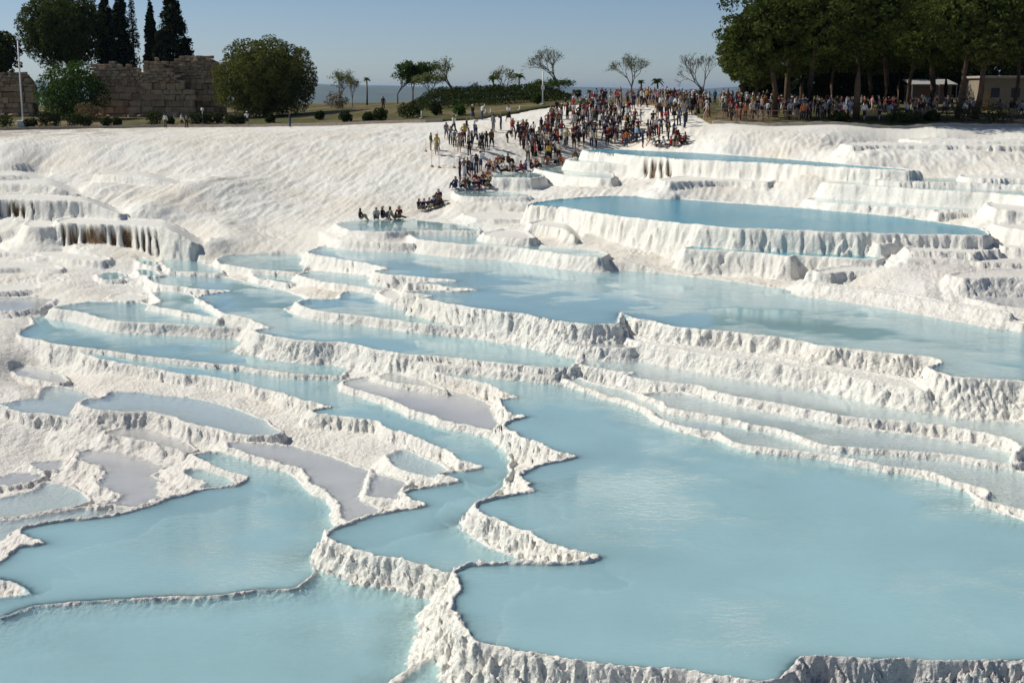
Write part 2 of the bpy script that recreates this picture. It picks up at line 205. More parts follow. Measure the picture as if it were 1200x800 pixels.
P('U1', 11.75, [(-60,352),(0,349),(40,347),(66,352),(50,359),(30,363),(0,366),(-60,370)], 'dull wet sheet of water on the flat ground at the left edge', s=1.2, w=.2, dep=.06, water='grey', jag=.3)

# ground between the pools: pixel and distance
DRY = [(0,152,170),(100,150,171),(200,148,171),(300,147.5,166),(400,146,158),(500,142,150),(560,138,150),(640,130,150),(700,124,152),(760,128,142),(800,135,134),(835,147,126),(900,149,124),(1000,149,122),(1100,149,122),(1200,149,122),
 (0,137,205),(100,136,205),(200,136,205),(300,135,200),(400,128,200),(480,121,195),(560,120,190),(640,118,190),(700,116,180),(760,117,170),(820,122,160),(900,131,150),(1000,131,150),(1100,131,150),(1200,131,150),
 (20,171,126),(0,160,143),(60,160,143),(140,158.5,145),(220,157,146),(100,171,127),(200,169,128),(300,160,132),(400,155,136),(480,152,140),(520,158,134),(560,162,128),(600,168,130),(640,165,130),(660,175,127),(700,168,130),(760,170,124),(820,165,122),(545,197,113),(580,195,119),(620,190,121),(500,215,111),(520,236,104),(480,245,102),(450,252,100),(400,258,99),(350,262,99),(250,245,103),(250,200,118),(350,200,118),(430,200,116),(350,230,109),(430,230,107),(200,250,99.5),(272,272,93.5),(300,272,96.5),
 (50,195,124),(150,196,121),(236,208,110),(180,224,107),(172,240,98.5),(20,222,108),(120,222,107),(30,252,99),(160,250,99.5),
 (0,284,95),(40,300,89.5),(80,300,89.5),(110,299,90.5),(150,300,91),(200,291,90.2),(226,281,90.3),(250,290,92),
 (300,288,91),(340,282,92.5),(370,282,91),(335,292,90),(430,245,102),
 (0,327,82.8),(60,328,82),(50,342,78.7),(100,335,79.8),(0,345,77.8),(90,345,77.5),(10,380,69),(5,420,63),(0,450,59.5),(60,442,61),(30,460,57),(110,448,60),
 (252,268,91),(262,297,89.8),(280,296,90),(256,301,89.2),(800,312,75.8),(80,288,91.4),(110,290,91.2),(140,292,90.8),(170,293,90.3),(10,272,97.2),(40,272,97.4),(246,274,90.3),(215,210,108.5),(235,207,110),(150,240,98),(160,236,99.5),(1060,203,89.8),(985,346,67),(1050,354,63.9),(1105,366,61.2),(1160,378,58.6),(930,336,69.6),(156,238,99),(255,262,96),(-60,400,66),(-60,540,50.5),(0,530,52),(60,530,52),(100,522,52),(20,575,46),(-60,600,44),
 (850,158,119),(900,160,117),(1000,157,118.5),(1100,157,118.5),(1200,157,118.5),(850,172,113),(930,172,112),(1000,180,102),(1000,190,99.5),(1100,185,101),(1100,200,91.5),(1200,185,101),(1200,200,92),(800,217,104),(850,219,102),(900,225,97),(930,230,94),(900,210,98.5),(940,206,95.5),(1000,203,92.5),(1040,204,91),(1200,222,85),(1200,246,80),(1190,255,81),(1190,285,73.5),(1168,276,73),(1176,283,72.3),(1042,304,69.7),(724,302,77.2),(745,306,77),(104,215,109.8),(1085,202,90),(1100,298,71.5),(1160,305,70),(1060,305,70.5),(1100,330,65),(1080,345,63),(1000,334,67.5),(960,332,69),(1040,346,64.6),(1200,372,58.5),(1140,370,59.2),(650,226,105),(620,234,103),(700,220,105),(750,219,105),(580,236,104),(500,250,101),(560,258,96),(600,263,94),(620,286,86),(540,266,93.5),(660,300,82),
 (720,306,76.5),(765,312,76.6),(700,400,57),(660,385,57.6)]
EDGE = [(-400,166),(0,168),(100,169),(200,168.5),(300,163),(400,155),(500,148),(560,148),(600,150),(650,156),(700,158),(760,150),(800,139),(830,127.2),(900,124.6),(1000,123),(1200,122.5),(1600,122.5)]   # where the white slope meets the plateau
# ------------------------------------------------------------------ outlines in metres
def smooth_closed(pts, sub):
    p = np.array(pts, float); n = len(p); out = []
    for i in range(n):
        p0, p1, p2, p3 = p[i - 1], p[i], p[(i + 1) % n], p[(i + 2) % n]
        for k in range(sub):
            t = k / sub
            m1 = 0.38 * (p2 - p0); m2 = 0.38 * (p3 - p1)
            out.append((2*t**3-3*t**2+1)*p1 + (t**3-2*t**2+t)*m1 + (-2*t**3+3*t**2)*p2 + (t**3-t**2)*m2)
    return np.array(out)
class Pool: pass
pools = []
for name, H, pts, label, o in POOLS:
    q = Pool(); q.name, q.H, q.label, q.o = name, H, label, o
    q.L = -H
    q.poly = smooth_closed([at_level(x, y, H) for x, y in pts], o['sub'])
    q.lo, q.hi = q.poly.min(0), q.poly.max(0)
    pools.append(q)
pools.sort(key=lambda q: -q.H)
def sdf(poly, X, Y):
    d2 = np.full(X.shape, 1e9); ins = np.zeros(X.shape, bool)
    A = poly; B = np.roll(poly, -1, 0)
    for (ax, ay), (bx, by) in zip(A, B):
        ex, ey = bx - ax, by - ay; wx, wy = X - ax, Y - ay
        t = np.clip((wx * ex + wy * ey) / (ex * ex + ey * ey + 1e-12), 0, 1)
        dx = wx - ex * t; dy = wy - ey * t
        np.minimum(d2, dx * dx + dy * dy, out=d2)
        if ay != by:
            c = (ay <= Y) != (by <= Y)
            ins ^= c & (wx * (by - ay) < wy * ex if by > ay else wx * (by - ay) > wy * ex)
    d = np.sqrt(d2)
    return np.where(ins, -d, d)

# ------------------------------------------------------------------ the slope that carries the pools
A0, A1, NA = -0.56, 0.56, 160
LY0, LY1, NL = math.log(15.0), math.log(290.0), 300
def build_base():
    pa, pl, pz = [], [], []
    for x, y, d in DRY:
        X, Y, Z = at_dist(x, y, d); pa.append(X / Y); pl.append(math.log(Y)); pz.append(Z)
    ga, gl = np.meshgrid(np.linspace(A0, A1, 90), np.linspace(LY0, LY1, 120))
    gy = np.exp(gl); gx = ga * gy
    owner = np.full(ga.shape, -1)
    for i, q in enumerate(pools):
        m = (gx > q.lo[0]) & (gx < q.hi[0]) & (gy > q.lo[1]) & (gy < q.hi[1])
        if m.any():
            s = sdf(q.poly, gx[m], gy[m]); w = owner[m]; w[s < 0] = i; owner[m] = w
    for i, q in enumerate(pools):
        r, c = np.nonzero(owner == i)
        if len(r) == 0:
            cx, cy = q.poly.mean(0); pa.append(cx / cy); pl.append(math.log(cy)); pz.append(q.L - .25 - (.6 * q.o['w'] if q.o['s'] >= 3.5 else 0)); continue
        for k in range(0, len(r), max(1, len(r) // 14)):
            pa.append(ga[r[k], c[k]]); pl.append(gl[r[k], c[k]]); pz.append(q.L - .3 - (.6 * q.o['w'] if q.o['s'] >= 3.5 else 0))
    for a in (-.5, -.25, 0, .25, .5):                                     # ground near and behind the frame
        pa.append(a); pl.append(math.log(17)); pz.append(-14.2 + 1.2 * a)
    for a in (-.5, -.3, -.1, .1, .3, .5):
        pa.append(a); pl.append(math.log(270)); pz.append(-2.5 + 3 * a)
    P_ = np.stack([np.array(pa) * 16, np.array(pl) * 11], 1); z = np.array(pz)
    def K(a, b):
        d = np.sqrt(((a[:, None, :] - b[None]) ** 2).sum(2) + .05); return d
    n = len(z)
    M_ = np.zeros((n + 1, n + 1)); M_[:n, :n] = K(P_, P_) - np.eye(n) * 0.05; M_[:n, n] = 1; M_[n, :n] = 1
    w = np.linalg.solve(M_, np.append(z, 0))
    ga, gl = np.meshgrid(np.linspace(A0, A1, NA), np.linspace(LY0, LY1, NL))
    Q = np.stack([ga.ravel() * 16, gl.ravel() * 11], 1); out = np.empty(len(Q))
    for k in range(0, len(Q), 4000):
        out[k:k + 4000] = K(Q[k:k + 4000], P_) @ w[:n] + w[n]
    return out.reshape(NL, NA)
BASE = build_base()
def base_h(X, Y):
    a = np.clip((X / Y - A0) / (A1 - A0) * (NA - 1), 0, NA - 1.001); l = np.clip((np.log(Y) - LY0) / (LY1 - LY0) * (NL - 1), 0, NL - 1.001)
    i = a.astype(int); j = l.astype(int); u = a - i; v = l - j
    return (BASE[j, i] * (1 - u) + BASE[j, i + 1] * u) * (1 - v) + (BASE[j + 1, i] * (1 - u) + BASE[j + 1, i + 1] * u) * v

def pool_sdf(q, X, Y, j1, j2):
    return sdf(q.poly, X, Y) + q.o['jag'] * (j1 + .55 * j2)
def jags(X, Y):
    return noise(X / .85, Y / .85, 3), noise(X / .27, Y / .27, 5)

RECESS = {'T1': [(72,76),(79,89),(95,124),(128,136),(142,154),(159,161.5),(166,169),(174,176.5),(182,184)], 'T2': [(-30,-22),(-14,-6),(-1,3),(8,14),(17,24),(26.5,30),(38,39.5),(60,61.5)], 'A': [(755,757.5),(762,768),(772,775),(781,785)]}
def terrain_h(X, Y):
    """height, brown stain, dry-slope share"""
    b = base_h(X, Y)
    # flutes running down the dry slopes, and fine steps of lime
    n = fbm(X / 3.2, Y / 3.2, 11, 4)
    rill = noise(X / .9 - Y * .30, Y / 4.5 + X * .1, 21)
    lump = fbm(X / .55, Y / .55, 31, 3)
    far = sstep(80, 105, Y)
    slope = far * sstep(560, 480, X / Y * FPX + CX) * sstep(96, 102, Y)      # the big dry slope on the left
    h = b + (.12 - .06 * far) * n + .08 * (.5 - np.abs(rill)) * (.35 + far * 1.1) + (.035 + .02 * far) * np.abs(lump) + far * .14 * np.abs(noise(X / 2.2 - Y * .16, Y / 8 + X * .05, 23)) + far * .11 * np.abs(noise(X / .5 - Y * .55, Y / 2.6 + X * .1, 27))
    gx = (base_h(X + .8, Y) - b) / .8; gy = (base_h(X, Y + .8) - b) / .8; grad = np.sqrt(gx * gx + gy * gy)
    hb = b + .12 * fbm(X / 4.5, Y / 4.5, 13, 2) + .09 * noise(X / 1.1, Y / 1.1, 15) + .02 * lump
    st = .13 + .05 * noise(X / 9, Y / 9, 41)                               # thin steps of lime with a tiny lip
    k = hb / st; kf = np.floor(k); fr = k - kf
    hs = (kf + sstep(.0, .20, fr) * 1.12 - .12 * sstep(.25, .6, fr)) * st + .025 * lump
    stepw = (1 - .8 * slope) * (.05 + .8 * sstep(.17, .07, grad)) * (.35 + .65 * sstep(52, 66, Y)) * (.35 + .65 * sstep(-.35, .2, noise(X / 7, Y / 7, 51)))
    h = h * (1 - stepw) + hs * stepw
    ey = np.interp(X / Y * FPX + CX, [e[0] for e in EDGE], [e[1] for e in EDGE])
    plate = sstep(-9, -1, Y - ey)
    h = h * (1 - plate) + (b + .04 * n - .45 * sstep(-.2, .6, Y - ey)) * plate
    stain = np.zeros_like(h); dry = np.ones_like(h)
    fine_ = noise(X / .14, Y / .14, 99)
    j1, j2 = jags(X, Y)
    nod = np.abs(noise(X / .3, Y / .3, 61)) + .5 * np.abs(noise(X / .11, Y / .11, 62)); nod2 = noise(X / 1.3, Y / 1.3, 63)
    owner = np.full(h.shape, -99.0)
    for q in pools:
        o = q.o; mg = o['w'] * 1.6 + 1.3
        idx = np.nonzero((X > q.lo[0] - mg) & (X < q.hi[0] + mg) & (Y > q.lo[1] - mg) & (Y < q.hi[1] + mg))[0]
        if len(idx) == 0: continue
        x, y = X[idx], Y[idx]
        d = pool_sdf(q, x, y, j1[idx], j2[idx])
        keep = d < mg; idx = idx[keep]; d = d[keep]; x = x[keep]; y = y[keep]
        if len(idx) == 0: continue
        Lq = q.L
        if o['tl']: Lq = q.L - o['tl'][2] * sstep(o['tl'][0], o['tl'][1], CX + FPX * x / y)
        c = o['c'] * (.75 + .55 * nod2[idx] + .8 * (nod[idx] - .25))
        if q.name == 'L7': c = np.where(y < 36.0, c * .25 - .015, c)
        fl = o['fl']
        f1 = np.abs(noise(x / fl, y / fl, 71)) + .62 * np.abs(noise(x / fl * 2.1, y / fl * 2.1, 73)) + .36 * np.abs(noise(x / fl * 4.3, y / fl * 4.3, 75))
        f0 = noise(x / (fl * 4), y / (fl * 4), 77)
        df = np.maximum(d, 0)
        lip = .02 if o['s'] < 3 else .20
        fade = sstep(0, .14 if o['s'] < 3 else .3, df)
        am = o['amp'] * (.42 if o['s'] >= 3 else 1.0)
        df2 = np.maximum(df + fade * am * (.45 - 1.0 * f1 + .5 * f0), 0)
        rec = None
        if o['stain']:
            px = CX + FPX * x / y + 2.2 * noise(x / .5, y / .5, 81)
            rec = np.zeros_like(x)
            for lo_, hi_ in RECESS[q.name]: rec = np.maximum(rec, sstep(lo_ - .8, lo_ + .8, px) * sstep(hi_ + .8, hi_ - .8, px))
            df2 = df2 + rec * sstep(.06, .16, df) * .22
        dl = np.sqrt(df2 * df2 + lip * lip) - lip
        wall = o['w'] * (1 - np.exp(-o['s'] * dl / o['w'])) + .28 * dl + 1.5 * np.maximum(d - o['w'] * .9 - .6, 0) ** 2
        hout = Lq + c * (.35 + .65 * np.exp(-df / .25)) - wall + (.04 * lump[idx] + .025 * fine_[idx]) * (1.0 if o['s'] < 3 else .25)
        ti = sstep(.02, .26, -d)
        if o['dry']:
            hin = Lq + c * (1 - ti) - .05 * ti + .03 * n[idx] * ti
        else:
            hin = q.L + c * (1 - ti) - ti * (.02 + o['dep'] * (1 + .42 * noise(x / 5.5, y / 5.5, 95) + .2 * noise(x / 2.1, y / 2.1, 97)) * (1 - np.exp(-(-d) / o['sh']))) - .05 * ti * np.minimum(o['dep'] * 2, 1) * np.abs(n[idx])
        bank = b[idx] - 1.4 * np.maximum(-d, 0)
        hin = np.where(b[idx] > q.L + .02, np.maximum(hin, np.minimum(bank, q.L + 1.2)), hin)
        cur = h[idx]
        inside = d < 0
        up = inside | (hout > cur)
        ow = owner[idx]
        apron = np.where((ow > -90) & (d > 0), ow - .05 - .42 * np.maximum(d - o['w'] * .2, 0) + .05 * n[idx], -99.0)
        h[idx] = np.where(inside, hin, np.maximum(np.maximum(cur, hout), apron if q.L - 2.2 > -99 else cur))
        ow[inside] = -99.0 if o['dry'] else q.L; owner[idx] = ow
        dr = dry[idx]; dr[up] = 0; dry[idx] = dr
        if rec is not None:
            s_ = stain[idx]; wl = up & ~inside
            lowz = sstep(.22, .40, np.maximum(wall, 0) + .12 * noise(x / .3, y / .3, 85))
            s_[wl] = (rec * lowz)[wl]; stain[idx] = s_
        else:
            s_ = stain[idx]; s_[up] = 0; stain[idx] = s_
    return h, stain, dry

# ------------------------------------------------------------------ materials
def mat(name):
    m = bpy.data.materials.new(name); m.use_nodes = True
    nt = m.node_tree
    for n in list(nt.nodes): nt.nodes.remove(n)
    out = nt.nodes.new('ShaderNodeOutputMaterial')
    return m, nt, out
def nd(nt, t, **kw):
    n = nt.nodes.new(t)
    for k, v in kw.items():
        if k in n.inputs: n.inputs[k].default_value = v
        else: setattr(n, k, v)
    return n
def ramp(nt, fac, stops):
    r = nt.nodes.new('ShaderNodeValToRGB'); e = r.color_ramp.elements
    while len(e) < len(stops): e.new(.5)
    for i, (p, c) in enumerate(stops):
        e[i].position = p; e[i].color = (c[0], c[1], c[2], 1) if not isinstance(c, (int, float)) else (c, c, c, 1)
    nt.links.new(fac, r.inputs[0]); return r.outputs[0]
def mixc(nt, fac, a, b):
    m = nt.nodes.new('ShaderNodeMix'); m.data_type = 'RGBA'
    for s, v in ((0, fac), (6, a), (7, b)):
        if hasattr(v, 'is_linked'): nt.links.new(v, m.inputs[s])
        elif isinstance(v, (int, float)): m.inputs[s].default_value = v
        else: m.inputs[s].default_value = (v[0], v[1], v[2], 1)
    return m.outputs[2]
def math_(nt, op, a, b=None):
    m = nt.nodes.new('ShaderNodeMath'); m.operation = op
    for s, v in ((0, a), (1, b)):
        if v is None: continue
        if hasattr(v, 'is_linked'): nt.links.new(v, m.inputs[s])
        else: m.inputs[s].default_value = v
    return m.outputs[0]
def noise_n(nt, scale, detail=4, rough=.55, vec=None):
    n = nd(nt, 'ShaderNodeTexNoise', Scale=scale, Detail=detail, Roughness=rough)
    if vec is not None: nt.links.new(vec, n.inputs['Vector'])
    return n.outputs['Fac']
def simple_mat(name, col, rough=.8, var=.25, scale=6.0, bump=0.0, bscale=20.0, metallic=0.0, spec=.3, col2=None):
    m, nt, out = mat(name)
    tc = nd(nt, 'ShaderNodeTexCoord'); b = nd(nt, 'ShaderNodeBsdfPrincipled', Roughness=rough, Metallic=metallic)
    b.inputs['Specular IOR Level'].default_value = spec
    f = noise_n(nt, scale, 5, .6, tc.outputs['Object'])
    lo = col2 if col2 else tuple(c * (1 - var) for c in col)
    nt.links.new(ramp(nt, f, [(.3, lo), (.7, col)]), b.inputs['Base Color'])
    if bump:
        bp = nd(nt, 'ShaderNodeBump', Strength=bump, Distance=.05)
        nt.links.new(noise_n(nt, bscale, 5, .6, tc.outputs['Object']), bp.inputs['Height']); nt.links.new(bp.outputs[0], b.inputs['Normal'])
    nt.links.new(b.outputs[0], out.inputs[0]); return m

def travertine():
    m, nt, out = mat('travertine')
    geo = nd(nt, 'ShaderNodeNewGeometry'); pos = geo.outputs['Position']
    b = nd(nt, 'ShaderNodeBsdfPrincipled', Roughness=.82); b.inputs['Specular IOR Level'].default_value = .25
    big = noise_n(nt, .16, 5, .6, pos); mid = noise_n(nt, 1.3, 5, .6, pos); fine = noise_n(nt, 9, 5, .65, pos)
    c = ramp(nt, mid, [(.30, (.745, .722, .635)), (.62, (.83, .815, .745))])
    c2 = ramp(nt, fine, [(.32, (.52, .49, .44)), (.46, (.83, .815, .745))])
    c = mixc(nt, .45, c, c2)
    at = nd(nt, 'ShaderNodeAttribute', attribute_name='tint')              # r stain, g warm lime, b grey mud, a painted shade of the near right bank
    sx = nd(nt, 'ShaderNodeSeparateColor'); nt.links.new(at.outputs['Color'], sx.inputs[0])
    warm = math_(nt, 'MULTIPLY', sx.outputs[1], ramp(nt, big, [(.40, .05), (.68, 1.0)]))
    c = mixc(nt, warm, c, (.70, .61, .47))
    c = mixc(nt, math_(nt, 'MULTIPLY', sx.outputs[2], ramp(nt, mid, [(.35, .25), (.65, .9)])), c, (.68, .63, .58))
    br = ramp(nt, fine, [(.3, (.055, .035, .02)), (.7, (.26, .17, .09))])
    c = mixc(nt, sx.outputs[0], c, br)
    greyed = math_(nt, 'MULTIPLY', at.outputs['Alpha'], ramp(nt, mid, [(.35, .55), (.6, 1.0)]))  # shade on the near right bank's front wall, put into the colour
    c = mixc(nt, greyed, c, (.60, .57, .53))
    nt.links.new(c, b.inputs['Base Color'])
    # fine relief: lumps and tiny runnels
    l1 = noise_n(nt, 3.6, 4, .6, pos)
    vo = nd(nt, 'ShaderNodeTexVoronoi', Scale=7.0); nt.links.new(pos, vo.inputs['Vector'])
    hh = math_(nt, 'ADD', l1, math_(nt, 'MULTIPLY', vo.outputs['Distance'], -.18))
    rg = nd(nt, 'ShaderNodeAttribute', attribute_name='rough').outputs['Fac']
    bp = nd(nt, 'ShaderNodeBump', Strength=.55, Distance=.17); nt.links.new(math_(nt, 'MULTIPLY', rg, .55), bp.inputs['Strength']); nt.links.new(hh, bp.inputs['Height'])
    bp2 = nd(nt, 'ShaderNodeBump', Strength=.8, Distance=.06); nt.links.new(math_(nt, 'MULTIPLY', rg, .8), bp2.inputs['Strength']); nt.links.new(noise_n(nt, 9, 4, .62, pos), bp2.inputs['Height']); nt.links.new(bp.outputs[0], bp2.inputs['Normal'])
    nt.links.new(bp2.outputs[0], b.inputs['Normal'])
    nt.links.new(b.outputs[0], out.inputs[0]); return m
MAT_TRAV = travertine()

def water(name, milk, k, maxm, tint, rip=.55, rough=.04, calm=.07):
    m, nt, out = mat(name)
    geo = nd(nt, 'ShaderNodeNewGeometry'); pos = geo.outputs['Position']
    dep = nd(nt, 'ShaderNodeAttribute', attribute_name='depth').outputs['Fac']
    mk = math_(nt, 'MULTIPLY', math_(nt, 'SUBTRACT', 1.0, math_(nt, 'POWER', 2.71828, math_(nt, 'MULTIPLY', dep, -k))), maxm)
    cl = math_(nt, 'ADD', math_(nt, 'MULTIPLY', noise_n(nt, .22, 3, .5, pos), .7), math_(nt, 'MULTIPLY', noise_n(nt, 3.5, 5, .65, pos), .3))
    dif = nd(nt, 'ShaderNodeBsdfDiffuse')
    nt.links.new(ramp(nt, cl, [(.35, tuple(v * .94 for v in milk)), (.65, tuple(min(1, v * 1.05) for v in milk))]), dif.inputs[0])
    tr = nd(nt, 'ShaderNodeBsdfTransparent'); tr.inputs[0].default_value = (*tint, 1)
    body = nd(nt, 'ShaderNodeMixShader'); nt.links.new(mk, body.inputs[0]); nt.links.new(tr.outputs[0], body.inputs[1]); nt.links.new(dif.outputs[0], body.inputs[2])
    # ripples: calm sheet with patches that the breeze touches
    mp = nd(nt, 'ShaderNodeMapping'); mp.inputs['Scale'].default_value = (2.6, 4.2, 1); nt.links.new(pos, mp.inputs[0])
    w1 = noise_n(nt, 1.25, 5, .6, mp.outputs[0]); patch = ramp(nt, noise_n(nt, .16, 3, .6, pos), [(.45, calm), (.66, 1.0)])
    hh = math_(nt, 'MULTIPLY', w1, patch)
    bp = nd(nt, 'ShaderNodeBump', Strength=rip, Distance=.10); nt.links.new(hh, bp.inputs['Height'])
    gl = nd(nt, 'ShaderNodeBsdfGlossy', Roughness=rough); gl.inputs[0].default_value = (1, 1, 1, 1); nt.links.new(bp.outputs[0], gl.inputs['Normal'])
    fr = nd(nt, 'ShaderNodeFresnel', IOR=1.33); nt.links.new(bp.outputs[0], fr.inputs['Normal'])
    ff = math_(nt, 'MULTIPLY', fr.outputs[0], math_(nt, 'SUBTRACT', 1.0, geo.outputs['Backfacing']))   # light passes up through the sheet
    mx = nd(nt, 'ShaderNodeMixShader'); nt.links.new(ff, mx.inputs[0]); nt.links.new(body.outputs[0], mx.inputs[1]); nt.links.new(gl.outputs[0], mx.inputs[2])
    nt.links.new(mx.outputs[0], out.inputs[0]); return m
WATER = {'blue': water('water_milky_blue', (.375, .595, .625), 2.5, .97, (.76, .91, .94), .85, .03, .03),
         'deep': water('water_turquoise', (.105, .37, .48), 3.5, .95, (.62, .88, .94), 1.6, .10, .6),
         'pale': water('water_pale', (.60, .69, .70), 3.0, .85, (.86, .94, .95)),
         'grey': water('water_shallow_grey', (.64, .64, .635), 7.0, .9, (.90, .92, .92), .3, .04, .03)}

def mesh_obj(name, verts, faces, material, parent=None, smooth=True):
    me = bpy.data.meshes.new(name)
    verts = np.asarray(verts, np.float32); 
    if isinstance(faces, np.ndarray):
        n = len(faces); k = faces.shape[1]
        me.vertices.add(len(verts)); me.vertices.foreach_set('co', verts.ravel())
        me.loops.add(n * k); me.loops.foreach_set('vertex_index', faces.astype(np.int32).ravel())
        me.polygons.add(n); me.polygons.foreach_set('loop_start', np.arange(0, n * k, k, dtype=np.int32))
        me.update(calc_edges=True)
    else:
        me.from_pydata([tuple(v) for v in verts], [], faces); me.update()
    if smooth: me.polygons.foreach_set('use_smooth', np.ones(len(me.polygons), bool))
    if material: me.materials.append(material)
    o = bpy.data.objects.new(name, me); COL.objects.link(o)
    if parent: o.parent = parent
    return o
def tag(o, label=None, cat=None, group=None, kind=None):
    if label: o['label'] = label
    if cat: o['category'] = cat
    if group: o['group'] = group
    if kind: o['kind'] = kind
    return o
def grid_faces(nr, nc):
    i = np.arange(nr - 1)[:, None] * nc + np.arange(nc - 1)[None, :]
    return np.stack([i, i + 1, i + 1 + nc, i + nc], -1).reshape(-1, 4)

# ------------------------------------------------------------------ terrain sheet, finer where it is steep
def build_terrain(NC=880, NR=920):
    a_lo, a_hi = -0.445, 0.445; y_lo, y_hi = 18.5, 178.0
    ca, cr = 300, 1500
    aa = np.linspace(a_lo, a_hi, ca); yy = np.exp(np.linspace(math.log(y_lo), math.log(y_hi), cr))
    Yg, Ag = np.meshgrid(yy, aa)                                           # rows = columns of the place
    h, _, _ = terrain_h((Ag * Yg).ravel(), Yg.ravel()); h = h.reshape(ca, cr)
    dz = np.abs(np.diff(h, axis=1)); dy = np.diff(Yg, axis=1); ym = .5 * (Yg[:, 1:] + Yg[:, :-1])
    near = sstep(140, 110, ym)
    rho = np.sqrt((dz * (.15 + .85 * near)) ** 2 + (.16 * dy) ** 2) / ym
    rho = np.minimum(rho, .012)
    def blur(a, k, ax):
        ker = np.hanning(k + 2)[1:-1]; ker /= ker.sum()
        pad = [(0, 0), (0, 0)]; pad[ax] = (k // 2, k // 2)
        return np.apply_along_axis(lambda v: np.convolve(v, ker, 'valid'), ax, np.pad(a, pad, mode='edge'))
    rho = blur(blur(rho, 41, 0), 7, 1)
    cum = np.concatenate([np.zeros((ca, 1)), np.cumsum(rho, 1)], 1); cum /= cum[:, -1:]
    tt = np.linspace(0, 1, NR); rows = np.stack([np.interp(tt, cum[i], np.log(yy)) for i in range(ca)])
    fa = np.linspace(a_lo, a_hi, NC); k = np.clip((fa - a_lo) / (a_hi - a_lo) * (ca - 1), 0, ca - 1.001); i = k.astype(int); u = (k - i)[:, None]
    YY = np.exp(rows[i] * (1 - u) + rows[i + 1] * u); XX = fa[:, None] * YY
    X, Y = XX.ravel(), YY.ravel()
    h, stain, dry = terrain_h(X, Y)
    px = CX + FPX * X / Y
    warm = dry * .34 + .2
    warm = np.maximum(warm, sstep(250, 60, px) * sstep(128, 150, Y) * 1.6)
    mud = sstep(420, 120, px) * sstep(75, 45, Y) * .8 + .5 * sstep(1000, 1100, px) * sstep(52, 60, Y) * sstep(78, 66, Y) + .7 * sstep(880, 960, px) * sstep(30, 26.5, Y)
    mud = mud + .45 * sstep(.05, .5, fbm(X / 5, Y / 5, 123, 3)) * sstep(100, 80, Y)
    stain = np.maximum(stain, .5 * sstep(270, 40, px) * sstep(-44, -22, Y - np.interp(px, [e[0] for e in EDGE], [e[1] for e in EDGE])) * sstep(-.2, .25, fbm(X / 3, Y / 9, 131, 4) + .15 * sstep(150, 0, px)))
    rough = 1 - .5 * sstep(60, 74, Y) + .35 * sstep(97, 104, Y) * sstep(560, 480, px)
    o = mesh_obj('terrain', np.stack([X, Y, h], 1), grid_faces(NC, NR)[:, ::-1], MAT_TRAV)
    ca_ = o.data.color_attributes.new('tint', 'FLOAT_COLOR', 'POINT')
    ca_.data.foreach_set('color', np.stack([stain, np.clip(warm, 0, 1), np.clip(mud, 0, 1), sstep(895, 950, px) * sstep(31, 28.5, Y)], 1).astype(np.float32).ravel())  # alpha marks where the bank's shade is painted, near right corner
    ra = o.data.attributes.new('rough', 'FLOAT', 'POINT'); ra.data.foreach_set('value', rough.astype(np.float32))
    tag(o, 'white travertine slope stepped into rims, walls and pools', kind='structure')
    return o
TERRAIN = build_terrain()

def build_water(q, res=.0042):
    lo, hi = q.lo - .5, q.hi + .5
    y0, y1 = max(lo[1], 16), hi[1]
    nr = max(6, int(math.log(y1 / y0) / res)); ys = np.exp(np.linspace(math.log(y0), math.log(y1), nr))
    amin = max(min(lo[0] / y0, lo[0] / y1), -.46); amax = min(max(hi[0] / y0, hi[0] / y1), .46)
    nc = max(6, int((amax - amin) / res)); as_ = np.linspace(amin, amax, nc)
    A, Y = np.meshgrid(as_, ys); X = (A * Y).ravel(); Y = Y.ravel()
    def f(X, Y): return pool_sdf(q, X, Y, *jags(X, Y))
    d = f(X, Y)
    F = grid_faces(nr, nc)
    F = F[(d[F] < .02).any(1)]
    used = np.unique(F); out = used[d[used] > .02]
    x, y = X[out].copy(), Y[out].copy(); e = .03
    for it in range(3):
        d0 = f(x, y); gx = (f(x + e, y) - d0) / e; gy = (f(x, y + e) - d0) / e
        g2 = np.maximum(gx * gx + gy * gy, .3); st = (d0 - .015) / g2
        lim = .5
        x -= np.clip(st * gx, -lim, lim); y -= np.clip(st * gy, -lim, lim)
    bad = f(x, y) > .08
    X[out] = x; Y[out] = y
    badset = np.zeros(len(X), bool); badset[out[bad]] = True
    F = F[~badset[F].any(1)]
    used = np.unique(F)
    if len(used) < 4: return
    mp = np.full(len(X), -1); mp[used] = np.arange(len(used)); F = mp[F]
    X, Y = X[used], Y[used]
    h, _, _ = terrain_h(X, Y)
    o = mesh_obj('pool_water', np.stack([X, Y, np.full(len(X), q.L)], 1), F, WATER[q.o['water']])
    at = o.data.attributes.new('depth', 'FLOAT', 'POINT'); at.data.foreach_set('value', np.clip(q.L - h, 0, 5).astype(np.float32))
    tag(o, q.label or 'thin water on a small white ledge', kind='structure')
for q in pools:
    if not q.o['dry']: build_water(q)
